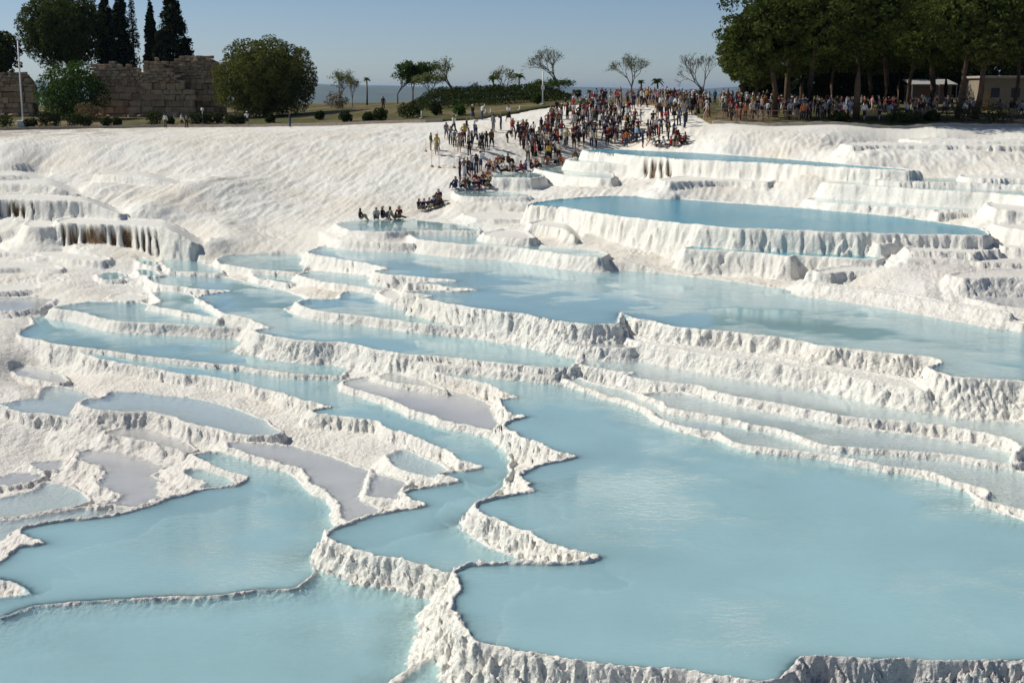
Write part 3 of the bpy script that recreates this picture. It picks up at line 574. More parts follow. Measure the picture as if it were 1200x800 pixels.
# ------------------------------------------------------------------ plateau, valley, hills
def edge_Y(a): return np.interp(a * FPX + CX, [e[0] for e in EDGE], [e[1] for e in EDGE])
def ground_z(X, Y): return base_h(X, Y) + .14
def total_h(X, Y):
    h, _, _ = terrain_h(X, Y); g = ground_z(X, Y)
    return np.where(Y > edge_Y(X / Y), np.maximum(g, h), h)
def z_at(X, Y): return float(total_h(np.array([X], float), np.array([Y], float))[0])
def hit(pts):
    """first point of the ground under each photo pixel"""
    ys = np.exp(np.linspace(math.log(55), math.log(250), 900)); out = []
    X = []; Y = []; Z = []
    for x, y in pts:
        u, dy, dz = ray(x, y); X.append(ys * u / dy); Y.append(ys); Z.append(ys * dz / dy)
    X = np.array(X); Y = np.array(Y); Z = np.array(Z)
    H = total_h(X.ravel(), Y.ravel()).reshape(X.shape)
    for i in range(len(pts)):
        k = np.nonzero(Z[i] <= H[i])[0]; k = k[0] if len(k) else 700
        out.append((X[i, k], Y[i, k], H[i, k]))
    return out

def build_ground():
    m, nt, out = mat('plateau_ground')
    geo = nd(nt, 'ShaderNodeNewGeometry'); pos = geo.outputs['Position']
    b = nd(nt, 'ShaderNodeBsdfPrincipled', Roughness=.95); b.inputs['Specular IOR Level'].default_value = .1
    n1 = noise_n(nt, .09, 5, .6, pos); n2 = noise_n(nt, 1.2, 5, .6, pos)
    soil = ramp(nt, n2, [(.3, (.17, .115, .065)), (.7, (.30, .215, .13))]); grass = ramp(nt, n2, [(.3, (.045, .055, .018)), (.7, (.13, .12, .045))])
    nt.links.new(mixc(nt, ramp(nt, n1, [(.36, 0.0), (.52, 1.0)]), soil, grass), b.inputs['Base Color'])
    bp = nd(nt, 'ShaderNodeBump', Strength=.6, Distance=.1); nt.links.new(n2, bp.inputs['Height']); nt.links.new(bp.outputs[0], b.inputs['Normal'])
    nt.links.new(b.outputs[0], out.inputs[0])
    aa = np.linspace(-.56, .56, 240); rows = []
    e = edge_Y(aa)
    rows.append(np.stack([aa * e, e, base_h(aa * e, e) - .5], 1))
    for t in np.linspace(0, 1, 50):
        y = e + (285 - e) * t; z = ground_z(aa * y, y)
        z = z + .05 * noise(aa * y / 2, y / 2, 91) * min(1, t * 12)
        rows.append(np.stack([aa * y, y, z], 1))
    z0 = rows[-1][:, 2]
    for y, f in ((300, .01), (330, .06), (380, .2), (450, .45), (560, .75), (700, .93), (900, 1), (1500, 1), (3000, 1), (6000, 1), (12000, 1), (26000, 1), (60000, 1)):
        k = .56 + (1.6 - .56) * min(1, max(0, (y - 300) / 5000))
        rows.append(np.stack([aa / .56 * k * y, np.full_like(aa, y), z0 * (1 - f) - 165 * f], 1))
    V = np.concatenate(rows)
    o = mesh_obj('ground', V, grid_faces(len(rows), len(aa)), m); tag(o, 'dry plateau of soil and sparse grass running back to the valley', kind='structure')
build_ground()

def build_hills():
    m = simple_mat('hill_slope', (.10, .12, .06), .95, .4, .002)
    for Y, top, amp, sd in ((15000, -20, 60, 5), (21000, 60, 80, 9)):
        n = 160; xs = np.linspace(-.9 * Y, .9 * Y, n); rows = []
        ridge = top + amp * fbm(xs / 5200, xs * 0 + sd, sd, 4)
        for t, hf in ((-3000, 0), (-1500, .35), (-500, .8), (0, 1), (900, .8), (3500, 0)):
            rows.append(np.stack([xs, np.full(n, Y + t), -172 + (ridge + 172) * hf * (1 + .1 * noise(xs / 900, xs * 0 + t, 7))], 1))
        o = mesh_obj('hills', np.concatenate(rows), grid_faces(len(rows), n), m)
        tag(o, 'faint blue line of far hills across the valley', kind='structure')
build_hills()

def box_bm(bm, c, s, rz=0.0, jit=0.0, rnd=None):
    M_ = Matrix.Translation(c) @ Matrix.Rotation(rz, 4, 'Z') @ Matrix.Diagonal((s[0], s[1], s[2], 1))
    r = bmesh.ops.create_cube(bm, size=1.0, matrix=M_)
    if jit and rnd:
        for v in r['verts']: v.co += Vector((rnd.uniform(-jit, jit), rnd.uniform(-jit, jit), rnd.uniform(-jit, jit)))
    return r['verts']
def tube_bm(bm, pts, radii, seg=6):
    rings = []
    for i, p in enumerate(pts):
        p = Vector(p); d = (Vector(pts[min(i + 1, len(pts) - 1)]) - Vector(pts[max(i - 1, 0)]))
        if d.length < 1e-6: d = Vector((0, 0, 1))
        q = d.to_track_quat('Z', 'Y'); r = radii[i] if hasattr(radii, '__len__') else radii
        rings.append([bm.verts.new(p + q @ Vector((r * math.cos(2 * math.pi * k / seg), r * math.sin(2 * math.pi * k / seg), 0))) for k in range(seg)])
    for a, b in zip(rings, rings[1:]):
        for k in range(seg): bm.faces.new((a[k], a[(k + 1) % seg], b[(k + 1) % seg], b[k]))
    bm.faces.new(rings[0][::-1]); bm.faces.new(rings[-1])
def bm_obj(name, bm, material, parent=None, smooth=False):
    me = bpy.data.meshes.new(name); bm.normal_update(); bm.to_mesh(me); bm.free()
    if smooth: me.polygons.foreach_set('use_smooth', np.ones(len(me.polygons), bool))
    me.materials.append(material)
    o = bpy.data.objects.new(name, me); COL.objects.link(o)
    if parent: o.parent = parent
    return o
def empty(name, loc, label, cat, group=None, rz=0.0):
    o = bpy.data.objects.new(name, None); COL.objects.link(o); o.location = loc; o.rotation_euler = (0, 0, rz); o.empty_display_size = .3
    return tag(o, label, cat, group)
def copy_tree(o, parent=None):
    c = o.copy(); COL.objects.link(c); c.parent = parent
    for ch in list(o.children): copy_tree(ch, c)
    return c

# ------------------------------------------------------------------ low walls along the plateau edge
CONC = simple_mat('weathered_concrete', (.46, .42, .36), .9, .3, 2.0, .5, 12)
STONE_D = simple_mat('kerb_stone', (.34, .29, .24), .9, .35, 2.5, .5, 12)
def strip_wall(name, pxs, h, th, up, m, label, cat):
    bm = bmesh.new(); prof = []
    for x in pxs:
        a = (x - CX) / FPX; Y = float(edge_Y(np.array([a]))[0]) + .05; X = a * Y; z = float(base_h(np.array([X]), np.array([Y]))[0])
        prof.append((X, Y, z))
    vs = []
    for X, Y, z in prof:
        j = .04 * math.sin(X * 3.7)
        vs.append([bm.verts.new((X, Y - .15, z - h)), bm.verts.new((X, Y - .12, z + up + j)), bm.verts.new((X, Y + th, z + up + j)), bm.verts.new((X, Y + th, z - h))])
    for a, b in zip(vs, vs[1:]):
        for k in range(3): bm.faces.new((a[k], b[k], b[k + 1], a[k + 1]))
    bm.faces.new(vs[0]); bm.faces.new(vs[-1][::-1])
    return tag(bm_obj(name, bm, m), label, cat)
strip_wall('kerb_wall', list(range(-60, 521, 10)), .7, .5, .30, STONE_D, 'long low grey kerb wall above the white slope, left half', 'wall')
strip_wall('retaining_wall', list(range(832, 1281, 8)), .9, .7, .22, CONC, 'low concrete retaining wall in front of the pine grove', 'wall')

# ------------------------------------------------------------------ foliage
def foliage_mat(name, dark, light, trans=.25):
    m, nt, out = mat(name)
    geo = nd(nt, 'ShaderNodeNewGeometry'); oi = nd(nt, 'ShaderNodeObjectInfo')
    n = noise_n(nt, .55, 4, .65, geo.outputs['Position'])
    rp = math_(nt, 'ADD', math_(nt, 'MULTIPLY', geo.outputs['Random Per Island'], .45), math_(nt, 'MULTIPLY', n, .6))
    c = ramp(nt, rp, [(.2, dark), (.8, light)])
    hs = nd(nt, 'ShaderNodeHueSaturation'); nt.links.new(c, hs.inputs['Color'])
    nt.links.new(math_(nt, 'ADD', .85, math_(nt, 'MULTIPLY', oi.outputs['Random'], .3)), hs.inputs['Value'])
    d = nd(nt, 'ShaderNodeBsdfDiffuse'); t = nd(nt, 'ShaderNodeBsdfTranslucent')
    nt.links.new(hs.outputs[0], d.inputs[0]); nt.links.new(hs.outputs[0], t.inputs[0])
    mx = nd(nt, 'ShaderNodeMixShader'); mx.inputs[0].default_value = trans
    nt.links.new(d.outputs[0], mx.inputs[1]); nt.links.new(t.outputs[0], mx.inputs[2]); nt.links.new(mx.outputs[0], out.inputs[0]); return m
F_PINE = foliage_mat('pine_needles', (.022, .036, .010), (.11, .13, .03))
F_PINEY = foliage_mat('pine_needles_olive', (.05, .066, .016), (.19, .195, .05))
F_CYP = foliage_mat('cypress_scales', (.008, .014, .007), (.035, .045, .02), .1)
F_LEAF = foliage_mat('broad_leaves', (.03, .06, .012), (.10, .17, .035), .35)
F_HEDGE = foliage_mat('hedge_leaves', (.018, .030, .009), (.07, .09, .028))
F_PALE = foliage_mat('pale_spring_leaves', (.10, .13, .045), (.24, .26, .11), .4)
F_DRY = foliage_mat('dry_twigs', (.10, .075, .035), (.26, .20, .10), .2)
BARK = simple_mat('tree_bark', (.15, .095, .06), .95, .5, 3.0, .8, 9)
BARK_G = simple_mat('grey_bark', (.16, .135, .11), .95, .4, 3.0, .6, 9)

def leaves(rng, clumps, n, size, up=.3, shell=.35, asp=.5):
    """leaf-sized faces spread over a list of clumps (cx,cy,cz,rx,ry,rz)"""
    cl = np.array(clumps, float); area = (cl[:, 3] * cl[:, 4] + cl[:, 3] * cl[:, 5] + cl[:, 4] * cl[:, 5])
    k = rng.choice(len(cl), n, p=area / area.sum())
    v = rng.normal(size=(n, 3)); v /= np.linalg.norm(v, axis=1)[:, None]
    v[:, 2] = np.where((v[:, 2] < 0) & (rng.random(n) < up), -v[:, 2], v[:, 2])
    r = 1 - shell * rng.random(n) ** 1.5
    C = cl[k, :3] + v * cl[k, 3:] * r[:, None]
    nrm = v + .8 * rng.normal(size=(n, 3)); nrm /= np.linalg.norm(nrm, axis=1)[:, None]
    t = np.cross(nrm, rng.normal(size=(n, 3))); t /= np.linalg.norm(t, axis=1)[:, None] + 1e-9
    b = np.cross(nrm, t); s = (size * (.6 + .8 * rng.random(n)))[:, None]
    V = np.stack([C - t * s, C + b * s * asp, C + t * s, C - b * s * asp], 1).reshape(-1, 3)
    return V, np.arange(4 * n).reshape(-1, 4)
def crown(name, rng, clumps, n, size, m, parent, **k):
    core = k.pop('core', None)
    V, F = leaves(rng, clumps, n, size, **k)
    if core:                                                              # inner mass of foliage
        V2, F2 = leaves(rng, core, n // 4, size * 1.8, up=.0, shell=.8, asp=.8); F = np.concatenate([F, F2 + len(V)]); V = np.concatenate([V, V2])
    return mesh_obj(name, V, F, m, parent, smooth=False)
def clump_shell(rng, R_, n, r, flat=.75, low=-.35):
    """clumps set over the surface of a big ellipsoid R_ = (rx,ry,rz)"""
    out = []
    for i in range(n):
        z = 1 - (1 - low) * (i + .5) / n; a = i * 2.39996 + rng.random() * .6; q = math.sqrt(max(0, 1 - z * z))
        f = .82 + .14 * rng.random(); rr = r * (.75 + .5 * rng.random())
        out.append((R_[0] * q * math.cos(a) * f, R_[1] * q * math.sin(a) * f, R_[2] * z * f, rr, rr, rr * flat))
    return out
def tree_root(name, x, ybase, d, label, group=None):
    X, Y, _ = at_dist(x, ybase, d); z = z_at(X, Y)
    return empty(name, (X, Y, z), label, 'tree', group)
def up_z(root, x, y):
    """height above the root of photo pixel row y at the root's distance"""
    return at_dist(x, y, root.location.y)[2] - root.location.z
def px_m(d): return d / FPX
def trunk(parent, pts, rad, m=BARK, seg=7, name='trunk'):
    bm = bmesh.new(); tube_bm(bm, pts, rad, seg); return bm_obj(name, bm, m, parent, True)

def ball_pine(name, x, yb, d, cx, cy, w, h, label, n=15000, nc=46, m=F_PINE, leaf=.17):
    rng = np.random.default_rng(int(x * 7 + d)); k = px_m(d)
    t = tree_root(name, x, yb, d, label); ox = (cx - x) * k; oz = up_z(t, x, cy); rx = w * k / 2; rz = h * k / 2
    cl = clump_shell(rng, (rx * .98, rx * .98, rz * .98), nc, rx * (.22 if nc < 60 else .15), .85, -.97)
    cl += [(0, 0, 0, rx * .72, rx * .72, rz * .72)]
    cl = [(a + ox, b, c + oz, e, f, g) for a, b, c, e, f, g in cl]
    crown('crown', rng, cl, n, leaf, m, t, up=.25, shell=.3, core=[(ox, 0, oz, rx * .74, rx * .74, rz * .74)])
    tr = trunk(t, [(0, 0, -.3), (ox * .2, .1, oz * .4), (ox * .7, 0, oz)], [rx * .07, rx * .055, rx * .03])
    for i in range(5):
        a = i * 1.3 + .4
        trunk(t, [(ox * .4, 0, oz * .55), (ox + .45 * rx * math.cos(a), .45 * rx * math.sin(a), oz + rz * .1)], [rx * .03, rx * .012], name='limb', seg=5)
    return t
ball_pine('pine_tree', 88, 133, 214, 80, 36, 104, 92, 'huge round dark pine rising behind the left ruin wall', 24000, 120)
ball_pine('pine_tree', -4, 133, 206, -2, 64, 60, 58, 'dark pine cut off by the left edge of the picture', 11000, 30)
ball_pine('pine_tree', 312, 138, 186, 312, 93, 122, 92, 'round ball-shaped green pine standing alone right of the ruin', 27000, 130, F_PINEY, .15)

def cypress(x, yb, d, top, w, label, n=9000, sparse=1.0):
    rng = np.random.default_rng(int(x * 3 + 1)); k = px_m(d)
    t = tree_root('cypress_tree', x, yb, d, label, 'cypresses behind the ruin'); H = up_z(t, x, top); r = w * k / 2
    cl = []
    nlev = 26
    for i in range(nlev):
        f = (i + .5) / nlev; rr = r * (math.sin(math.pi * min(1, f * .9 + .1) ** .75)) ** .8 + .12
        for j in range(4):
            a = rng.random() * 6.28
            cl.append((rr * .55 * math.cos(a), rr * .55 * math.sin(a), 1.2 + f * (H - 1.2), rr * .5, rr * .5, H / nlev * 1.5))
    crown('crown', rng, cl, int(n * sparse), .20, F_CYP, t, up=.5, shell=.6, asp=.35, core=(cl[::2] if sparse > .6 else None))
    trunk(t, [(0, 0, -.3), (0, 0, H * .5), (0, 0, H * .95)], [.3, .2, .03], BARK_G)
cypress(129, 134, 216, -14, 24, 'cypress half hidden behind the round dark pine')
cypress(146, 134, 213, -20, 26, 'tall dense cypress between round pine and thin cypress')
cypress(160, 134, 211, -8, 17, 'thin ragged cypress, sky showing through it', 6000, .45)
cypress(181, 134, 212, 2, 17, 'narrow cypress left of the broadest one', 7500)
cypress(206, 134, 209, -12, 46, 'broadest cypress, rightmost of the row behind the ruin', 13000)

def bush(name, x, yb, d, w, h, label, m=F_HEDGE, n=900, leaf=.13, group=None, cat='shrub', boxy=False):
    rng = np.random.default_rng(int(x * 11 + yb)); k = px_m(d)
    X, Y, _ = at_dist(x, yb, d); t = empty(name, (X, Y, z_at(X, Y)), label, cat, group)
    rx = w * k / 2; H = h * k
    if boxy:
        cl = [(i * rx * .6, j * rx * .6, H * (.3 + .4 * l), rx * .48, rx * .48, H * .30) for i in (-1, 0, 1) for j in (-1, 0, 1) for l in (0, 1)]
    else:
        cl = [(a, b, c + H * .5, e, f, g) for a, b, c, e, f, g in clump_shell(rng, (rx * .85, rx * .85, H * .5), 16, rx * .36, .9, -.9)] + [(0, 0, H * .45, rx * .7, rx * .7, H * .42)]
    crown('foliage', rng, cl, n, leaf, m, t, up=.3, shell=.5)
    trunk(t, [(0, 0, -.1), (0, 0, H * .5)], [.06, .04], BARK_G, 5, 'stem')
    return t
t = bush('broadleaf_tree', 83, 136, 192, 80, 57, 'bright green leafy tree covering the gap in the ruin wall', F_LEAF, 9000, .19, cat='tree')
bush('dry_bush', 103, 142, 184, 30, 20, 'tan dry bush in front of the bright green tree', F_DRY, 1400, .12)
SHR = [(4,150,20,14,'at the left picture edge'),(36,150,16,9,'just right of the flagpole'),(53,152,13,18,'left of the pair below the bright green tree'),(65,152,12,18,'right of the pair below the bright green tree'),(88,150,15,15,'third tall one from the flagpole'),(101,151,12,12,'beside the tan dry bush'),(125,150,12,10,'left of two small ones under the ruin'),(137,150,12,9,'right of two small ones under the ruin'),(181,152,16,16,'alone in front of the middle of the ruin'),(200,149,10,8,'small, between ruin and walkers'),(230,149,14,12,'left of the bollard lamp'),(243,149,12,12,'right of the bollard lamp'),(256,149,11,12,'second right of the bollard lamp'),(271,149,14,11,'below the left edge of the ball pine'),(283,149,11,10,'below the middle of the ball pine'),(317,148,11,10,'below the right half of the ball pine'),(375,145,11,9,'right of the ball pine')]
for i, (x, y, w, h, wh) in enumerate(SHR):
    bush('clipped_shrub', x, y - 1, 171.5 if x < 260 else 168, w * 1.05, h * 1.05, 'clipped green shrub on the left kerb, ' + wh, F_HEDGE, 700, .13, 'clipped shrubs along the kerb', boxy=(h > 10))
for x, y, d, w, h, wh, m in [(405,143,160,16,11,'left of the earth mound',F_HEDGE),(432,143,158,14,9,'in front of the earth mound',F_HEDGE),(445,144,156,18,14,'larger, at the foot of the earth mound',F_HEDGE),(480,140,156,30,16,'broad, below the leafy tree clump',F_HEDGE),(511,139,157,15,14,'right of the leafy tree clump',F_HEDGE),(539,141,153,16,12,'by the white poles',F_LEAF),(629,131,164,12,13,'beside the white lamp post',F_LEAF),(395,128,196,26,18,'dull, behind the right side of the ball pine',F_DRY)]:
    bush('wild_shrub', x, y, d, w, h, 'rounded green shrub in the centre background, ' + wh if m is not F_DRY else 'dull brown shrub behind the right side of the ball pine', m, 900, .13, None)
for x, y, w, h, wh in [(521,113,9,10,'under the leaning bare tree'),(544,113,9,9,'right of the leaning bare tree'),(562,113,7,9,'left of the palm pair'),(571,113,8,10,'second left of the palm pair'),(615,115,11,9,'right of the tall palm'),(649,115,11,10,'beside the lamp post'),(676,117,10,10,'nearest to the crowd')]:
    bush('cube_shrub', x, y + 2, 188, w, h, 'square-cut shrub on the hedge bank skyline, ' + wh, F_HEDGE, 380, .13, 'square-cut shrubs on the bank', boxy=True)

def hedge():
    rng = np.random.default_rng(5)
    X0, Y0, _ = at_dist(570, 140, 172); t = empty('hedge_bank', (X0, Y0, z_at(X0, Y0)), 'long dark ivy-covered hedge bank behind the slope', 'hedge')
    cl = []
    for x in range(488, 668, 5):
        for d, zt in ((170, .9), (174, 1.6), (179, 2.2), (184, 2.3)):
            X, Y, _ = at_dist(x, 140, d); z = z_at(X, Y)
            f = min(1, (x - 480) / 30, (675 - x) / 40)
            cl.append((X - X0 + rng.normal() * .2, Y - Y0, z - t.location.z + zt * f * .45, .9, 1.6, max(.25, zt * f * .5 + .15 * rng.random())))
    crown('foliage', rng, cl, 16000, .14, F_HEDGE, t, up=.8, shell=.3)
hedge()

# leafy and bare trees of the middle distance
def limb_tree(name, x, yb, d, top, w, label, m=None, nleaf=0, seed=1, lean=0.0, leaf=.10, depth=5, forks=3, bark=BARK_G):
    rnd = random.Random(seed); rng = np.random.default_rng(seed); k = px_m(d)
    t = tree_root(name, x, yb, d, label); H = up_z(t, x, top); Wd = w * k / 2
    segs = []; tips = []
    def grow(p, dr, L, r, lev):
        q = p + dr * L; segs.append((p, q, r, r * .72, lev))
        if lev >= depth: tips.append(q); return
        for i in range(forks if lev < 3 else rnd.choice((2, 3))):
            a = rnd.uniform(0, 6.28); sp_ = rnd.uniform(.35, .8) * (.9 if lev == 0 else 1)
            ax = dr.orthogonal().normalized(); ax = Matrix.Rotation(a, 3, dr) @ ax
            nd_ = (Matrix.Rotation(sp_, 3, ax) @ dr + Vector((0, 0, .18))).normalized()
            grow(q, nd_, L * rnd.uniform(.62, .86), r * .62, lev + 1)
        if lev >= 2: tips.append(q)
    grow(Vector((0, 0, -.1)), Vector((lean, 0, 1)).normalized(), 1.0, .07, 0)
    P_ = np.array([list(s[1]) for s in segs]); sz = H / P_[:, 2].max(); cxm = (P_[:, 0].max() + P_[:, 0].min()) / 2; sx = 2 * Wd / (P_[:, 0].max() - P_[:, 0].min())
    def tf(v): return (v.x * sx, v.y * sx, v.z * sz)
    bt = bmesh.new(); bb = bmesh.new()
    for p, q, r0, r1, lev in segs:
        s_ = min(sx, sz)
        tube_bm(bt if lev < 2 else bb, [tf(p), tf(q)], [max(.016, r0 * s_ * 1.1), max(.012, r1 * s_ * 1.1)], 5 if lev < 3 else 3)
    bm_obj('trunk', bt, bark, t); tag(bm_obj('branches', bb, bark, t), kind='stuff')
    if nleaf:
        cl = [(*tf(q), .55, .55, .45) for q in tips]
        crown('crown', rng, cl, nleaf, leaf, m, t, up=.3, shell=.9)
    return t
limb_tree('leafy_tree', 398, 116, 205, 84, 30, 'small pale tree right of the ball pine', F_PALE, 1500, 3)
limb_tree('leafy_tree', 413, 116, 202, 88, 16, 'thin pale tree beside the slender palm', F_PALE, 600, 4)
limb_tree('leafy_tree', 484, 118, 190, 73, 50, 'fullest green tree on the earth mound, centre left', F_LEAF, 3600, 7, leaf=.16)
limb_tree('leafy_tree', 466, 117, 192, 82, 34, 'green tree overlapping the left side of the fullest one', F_LEAF, 1600, 8, leaf=.15)
limb_tree('leafy_tree', 504, 118, 188, 88, 36, 'dull green tree overlapping the right side of the fullest one', F_PALE, 1500, 9, leaf=.14)
limb_tree('bare_tree', 534, 113, 190, 68, 30, 'slender leaning tree with thin grey-green leaves', F_PALE, 700, 12, -.22, .10)
limb_tree('leafy_tree', 590, 116, 190, 80, 34, 'loose pale tree between two palms', F_PALE, 900, 14)
limb_tree('bare_tree', 556, 114, 190, 96, 14, 'tiny bare sapling on the hedge bank', F_PALE, 60, 15)
limb_tree('bare_tree', 655, 118, 182, 55, 54, 'tallest leafless tree with spread twigs, near the lamp post', F_PALE, 350, 17, depth=6)
limb_tree('leafy_tree', 650, 119, 180, 92, 50, 'low leafy tree under the tallest leafless tree', F_LEAF, 1300, 18, leaf=.13)
limb_tree('bare_tree', 740, 116, 172, 63, 50, 'round-headed tree with fine spring twigs above the crowd', F_PALE, 1500, 23, leaf=.07, depth=6)
limb_tree('bare_tree', 829, 120, 160, 61, 48, 'leaning twiggy tree just left of the pine grove', F_PALE, 260, 29, -.35, .07, depth=6)

def palm(x, yb, d, top, w, label):
    rnd = random.Random(int(x)); k = px_m(d); t = tree_root('palm_tree', x, yb, d, label, None); H = up_z(t, x, top) - w * k * .3; r = w * k * .55
    trunk(t, [(0, 0, -.2), (.05, 0, H * .5), (0, 0, H)], [.16, .12, .12], BARK_G)
    for i in range(16):
        bm = bmesh.new(); a = i * 2.4; el = rnd.uniform(-.2, 1.0); pts = []
        for s in range(5):
            f = s / 4; pts.append(Vector((math.cos(a) * r * f * math.cos(el * .6), math.sin(a) * r * f * math.cos(el * .6), H + r * (f * math.sin(el) - .75 * f * f))))
        side = Vector((-math.sin(a), math.cos(a), 0)); prev = None
        for s, p in enumerate(pts):
            wd = r * .24 * math.sin(math.pi * (s + .6) / 5.2)
            cur = [bm.verts.new(p - side * wd - Vector((0, 0, wd * .5))), bm.verts.new(p), bm.verts.new(p + side * wd - Vector((0, 0, wd * .5)))]
            if prev:
                bm.faces.new((prev[0], prev[1], cur[1], cur[0])); bm.faces.new((prev[1], prev[2], cur[2], cur[1]))
            prev = cur
        bm_obj('frond', bm, F_LEAF, t)
for a in [(430,114,215,89,9,'slender little palm left of the earth mound'),(578,116,192,86,13,'palm hidden among the loose pale tree'),(608,118,188,83,15,'tallest palm, clear against the sky'),(751,116,172,92,9,'small palm right of the round-headed tree'),(770,116,170,89,15,'palm standing above the crowd, right of the small one'),(691,117,180,104,8,'lowest palm above the left part of the crowd')]: palm(*a)

# ------------------------------------------------------------------ pine grove on the right
def grove_pine(x, yb, d, cx, cy, w, h, label, m=F_PINE, n=7200, lean=0.0):
    rng = np.random.default_rng(int(x * 5 + d)); k = px_m(d)
    t = tree_root('pine_tree', x, yb, d, label, 'pines of the grove'); rx, rz = w * k / 2, h * k / 2; ox = (cx - x) * k; oz = up_z(t, x, cy)
    cl = []
    for a, b, c, e, f, g in clump_shell(rng, (rx, rx * .8, rz), 44, rx * .22, .6, -.95): cl.append((a + ox, b, c + oz, e, f, g))
    for i in range(12):
        a = rng.random() * 6.28; q = rng.random() ** .5 * .6
        cl.append((ox + rx * q * math.cos(a), rx * q * math.sin(a) * .8, oz + rz * rng.uniform(-.7, .5), rx * .25, rx * .25, rx * .15))
    crown('crown', rng, cl, n, .17, m, t, up=.3, shell=.4, asp=.42, core=[(ox, 0, oz, rx * .7, rx * .55, rz * .62)])
    r0 = .15 + .02 * (rng.random() * 7)
    top = oz + rz * .3
    trunk(t, [(0, 0, -.3), (ox * .15 + rng.normal() * .18, 0, top * .3), (ox * .5 + rng.normal() * .3, 0, top * .62), (ox, 0, top)], [r0 * 1.25, r0, r0 * .8, r0 * .3], BARK, 8)
    for i in range(7):
        a = rng.random() * 6.28; f = .5 + .45 * i / 7; s_ = Vector((ox * (f * 1.2 - .25), 0, top * f))
        e_ = Vector((ox + rx * .75 * math.cos(a), rx * .6 * math.sin(a), top * f + rz * (.25 + .3 * rng.random())))
        trunk(t, [s_, s_.lerp(e_, .5) + Vector((0, 0, .3)), e_], [r0 * .35, r0 * .22, .03], BARK, 5, 'limb')
    return t
GP = [(908,141,130,893,40,112,118,'leftmost big pine of the grove, forked slanting trunk',F_PINE),(921,140,134,925,12,110,95,'pine with a straight trunk close behind the leftmost',F_PINE),(948,141,128.5,958,28,118,104,'pine with the reddest leaning trunk, nearest the wall',F_PINE),(1003,142,127.5,1000,14,126,104,'pine with the thickest straight trunk, middle of the grove',F_PINE),(1035,139,141,1032,32,104,86,'slim-trunked pine right of the thickest one',F_PINE),(1062,139,138,1072,12,122,96,'pine whose trunk slants right, fourth of the front row',F_PINE),(1091,140,133,1088,40,100,80,'pine standing in front of the parked awnings',F_PINE),(1121,141,128,1136,18,124,108,'pine with a trunk leaning right beside the pale stem',F_PINE),(1142,141,127,1158,48,76,64,'pine with a thin pale sunlit stem',F_PINEY),(1186,140,134,1192,18,136,118,'pine hanging over the flat-roofed building',F_PINE),(868,134,150,868,62,54,74,'olive-coloured low tree on the left fringe of the grove',F_PINEY),(882,134,147,885,80,46,46,'low olive foliage drooping behind the railing crowd',F_PINEY),(975,136,152,978,50,96,70,'shaded pine deep in the left half of the grove',F_PINE),(1018,135,156,1016,58,90,60,'shaded pine deep behind the thickest trunk',F_PINE),(1052,134,160,1050,56,92,60,'shaded pine deep behind the slanting trunk',F_PINE),(1106,135,157,1108,60,96,60,'shaded pine deep behind the pale stem',F_PINE),(1160,134,160,1164,50,100,70,'shaded pine behind the flat-roofed building',F_PINE),(1236,140,132,1240,20,130,120,'pine mostly beyond the right picture edge',F_PINE),(940,134,160,938,60,80,60,'dark pine at the back of the grove, left',F_PINE)]
for a in GP: grove_pine(*a[:8], m=a[8])
for i, (x, d, w, h, wh) in enumerate([(895,165,50,52,'left end'),(945,172,62,64,'second from left'),(985,175,62,70,'third from left'),(1030,178,66,66,'fourth from left'),(1075,180,66,52,'third from right'),(1120,180,64,56,'second from right'),(1170,180,70,70,'right end')]):
    bush('understorey_bush', x, 128, d, w, h, 'dark understorey bush at the back of the grove, ' + wh, F_CYP, 6000, .30, 'understorey at the back of the grove')
for x, y, w, h, wh in [(984,145,22,9,'left of the thickest trunk'),(1060,145,40,10,'in the middle'),(1148,141,74,13,'longest, before the flat-roofed building'),(1092,145,18,10,'under the slanting trunks')]:
    bush('low_hedge', x, y, 125.5, w, h, 'low dark hedge on the grove wall, ' + wh, F_HEDGE, 1500, .10, 'low hedges on the grove wall')

# ------------------------------------------------------------------ ruin of squared stones
def stone_proto(i):
    rnd = random.Random(i); bm = bmesh.new(); box_bm(bm, (0, 0, 0), (1, 1, 1), 0, .06, rnd)
    bmesh.ops.bevel(bm, geom=list(bm.edges), offset=.06, segments=1, affect='EDGES')
    me = bpy.data.meshes.new('stone'); bm.to_mesh(me); bm.free(); return me
RUIN_M, nt, out = mat('ruin_stone')
oi = nd(nt, 'ShaderNodeObjectInfo'); tc = nd(nt, 'ShaderNodeNewGeometry'); b = nd(nt, 'ShaderNodeBsdfPrincipled', Roughness=.95)
b.inputs['Specular IOR Level'].default_value = .1
c = ramp(nt, oi.outputs['Random'], [(0, (.34, .23, .14)), (.5, (.48, .34, .21)), (1, (.58, .44, .29))])
c = mixc(nt, ramp(nt, noise_n(nt, 1.6, 5, .7, tc.outputs['Position']), [(.30, .6), (.55, 0.0)]), c, (.14, .10, .07))
nt.links.new(c, b.inputs['Base Color'])
bp = nd(nt, 'ShaderNodeBump', Strength=.7, Distance=.12); nt.links.new(noise_n(nt, 4, 5, .65, tc.outputs['Position']), bp.inputs['Height']); nt.links.new(bp.outputs[0], b.inputs['Normal'])
nt.links.new(b.outputs[0], out.inputs[0])
STONES = [stone_proto(i) for i in range(5)]
for me in STONES: me.materials.append(RUIN_M)
RUIN_CORE = simple_mat('ruin_rubble_core', (.15, .11, .075), .95, .4, 1.5, .8, 5)
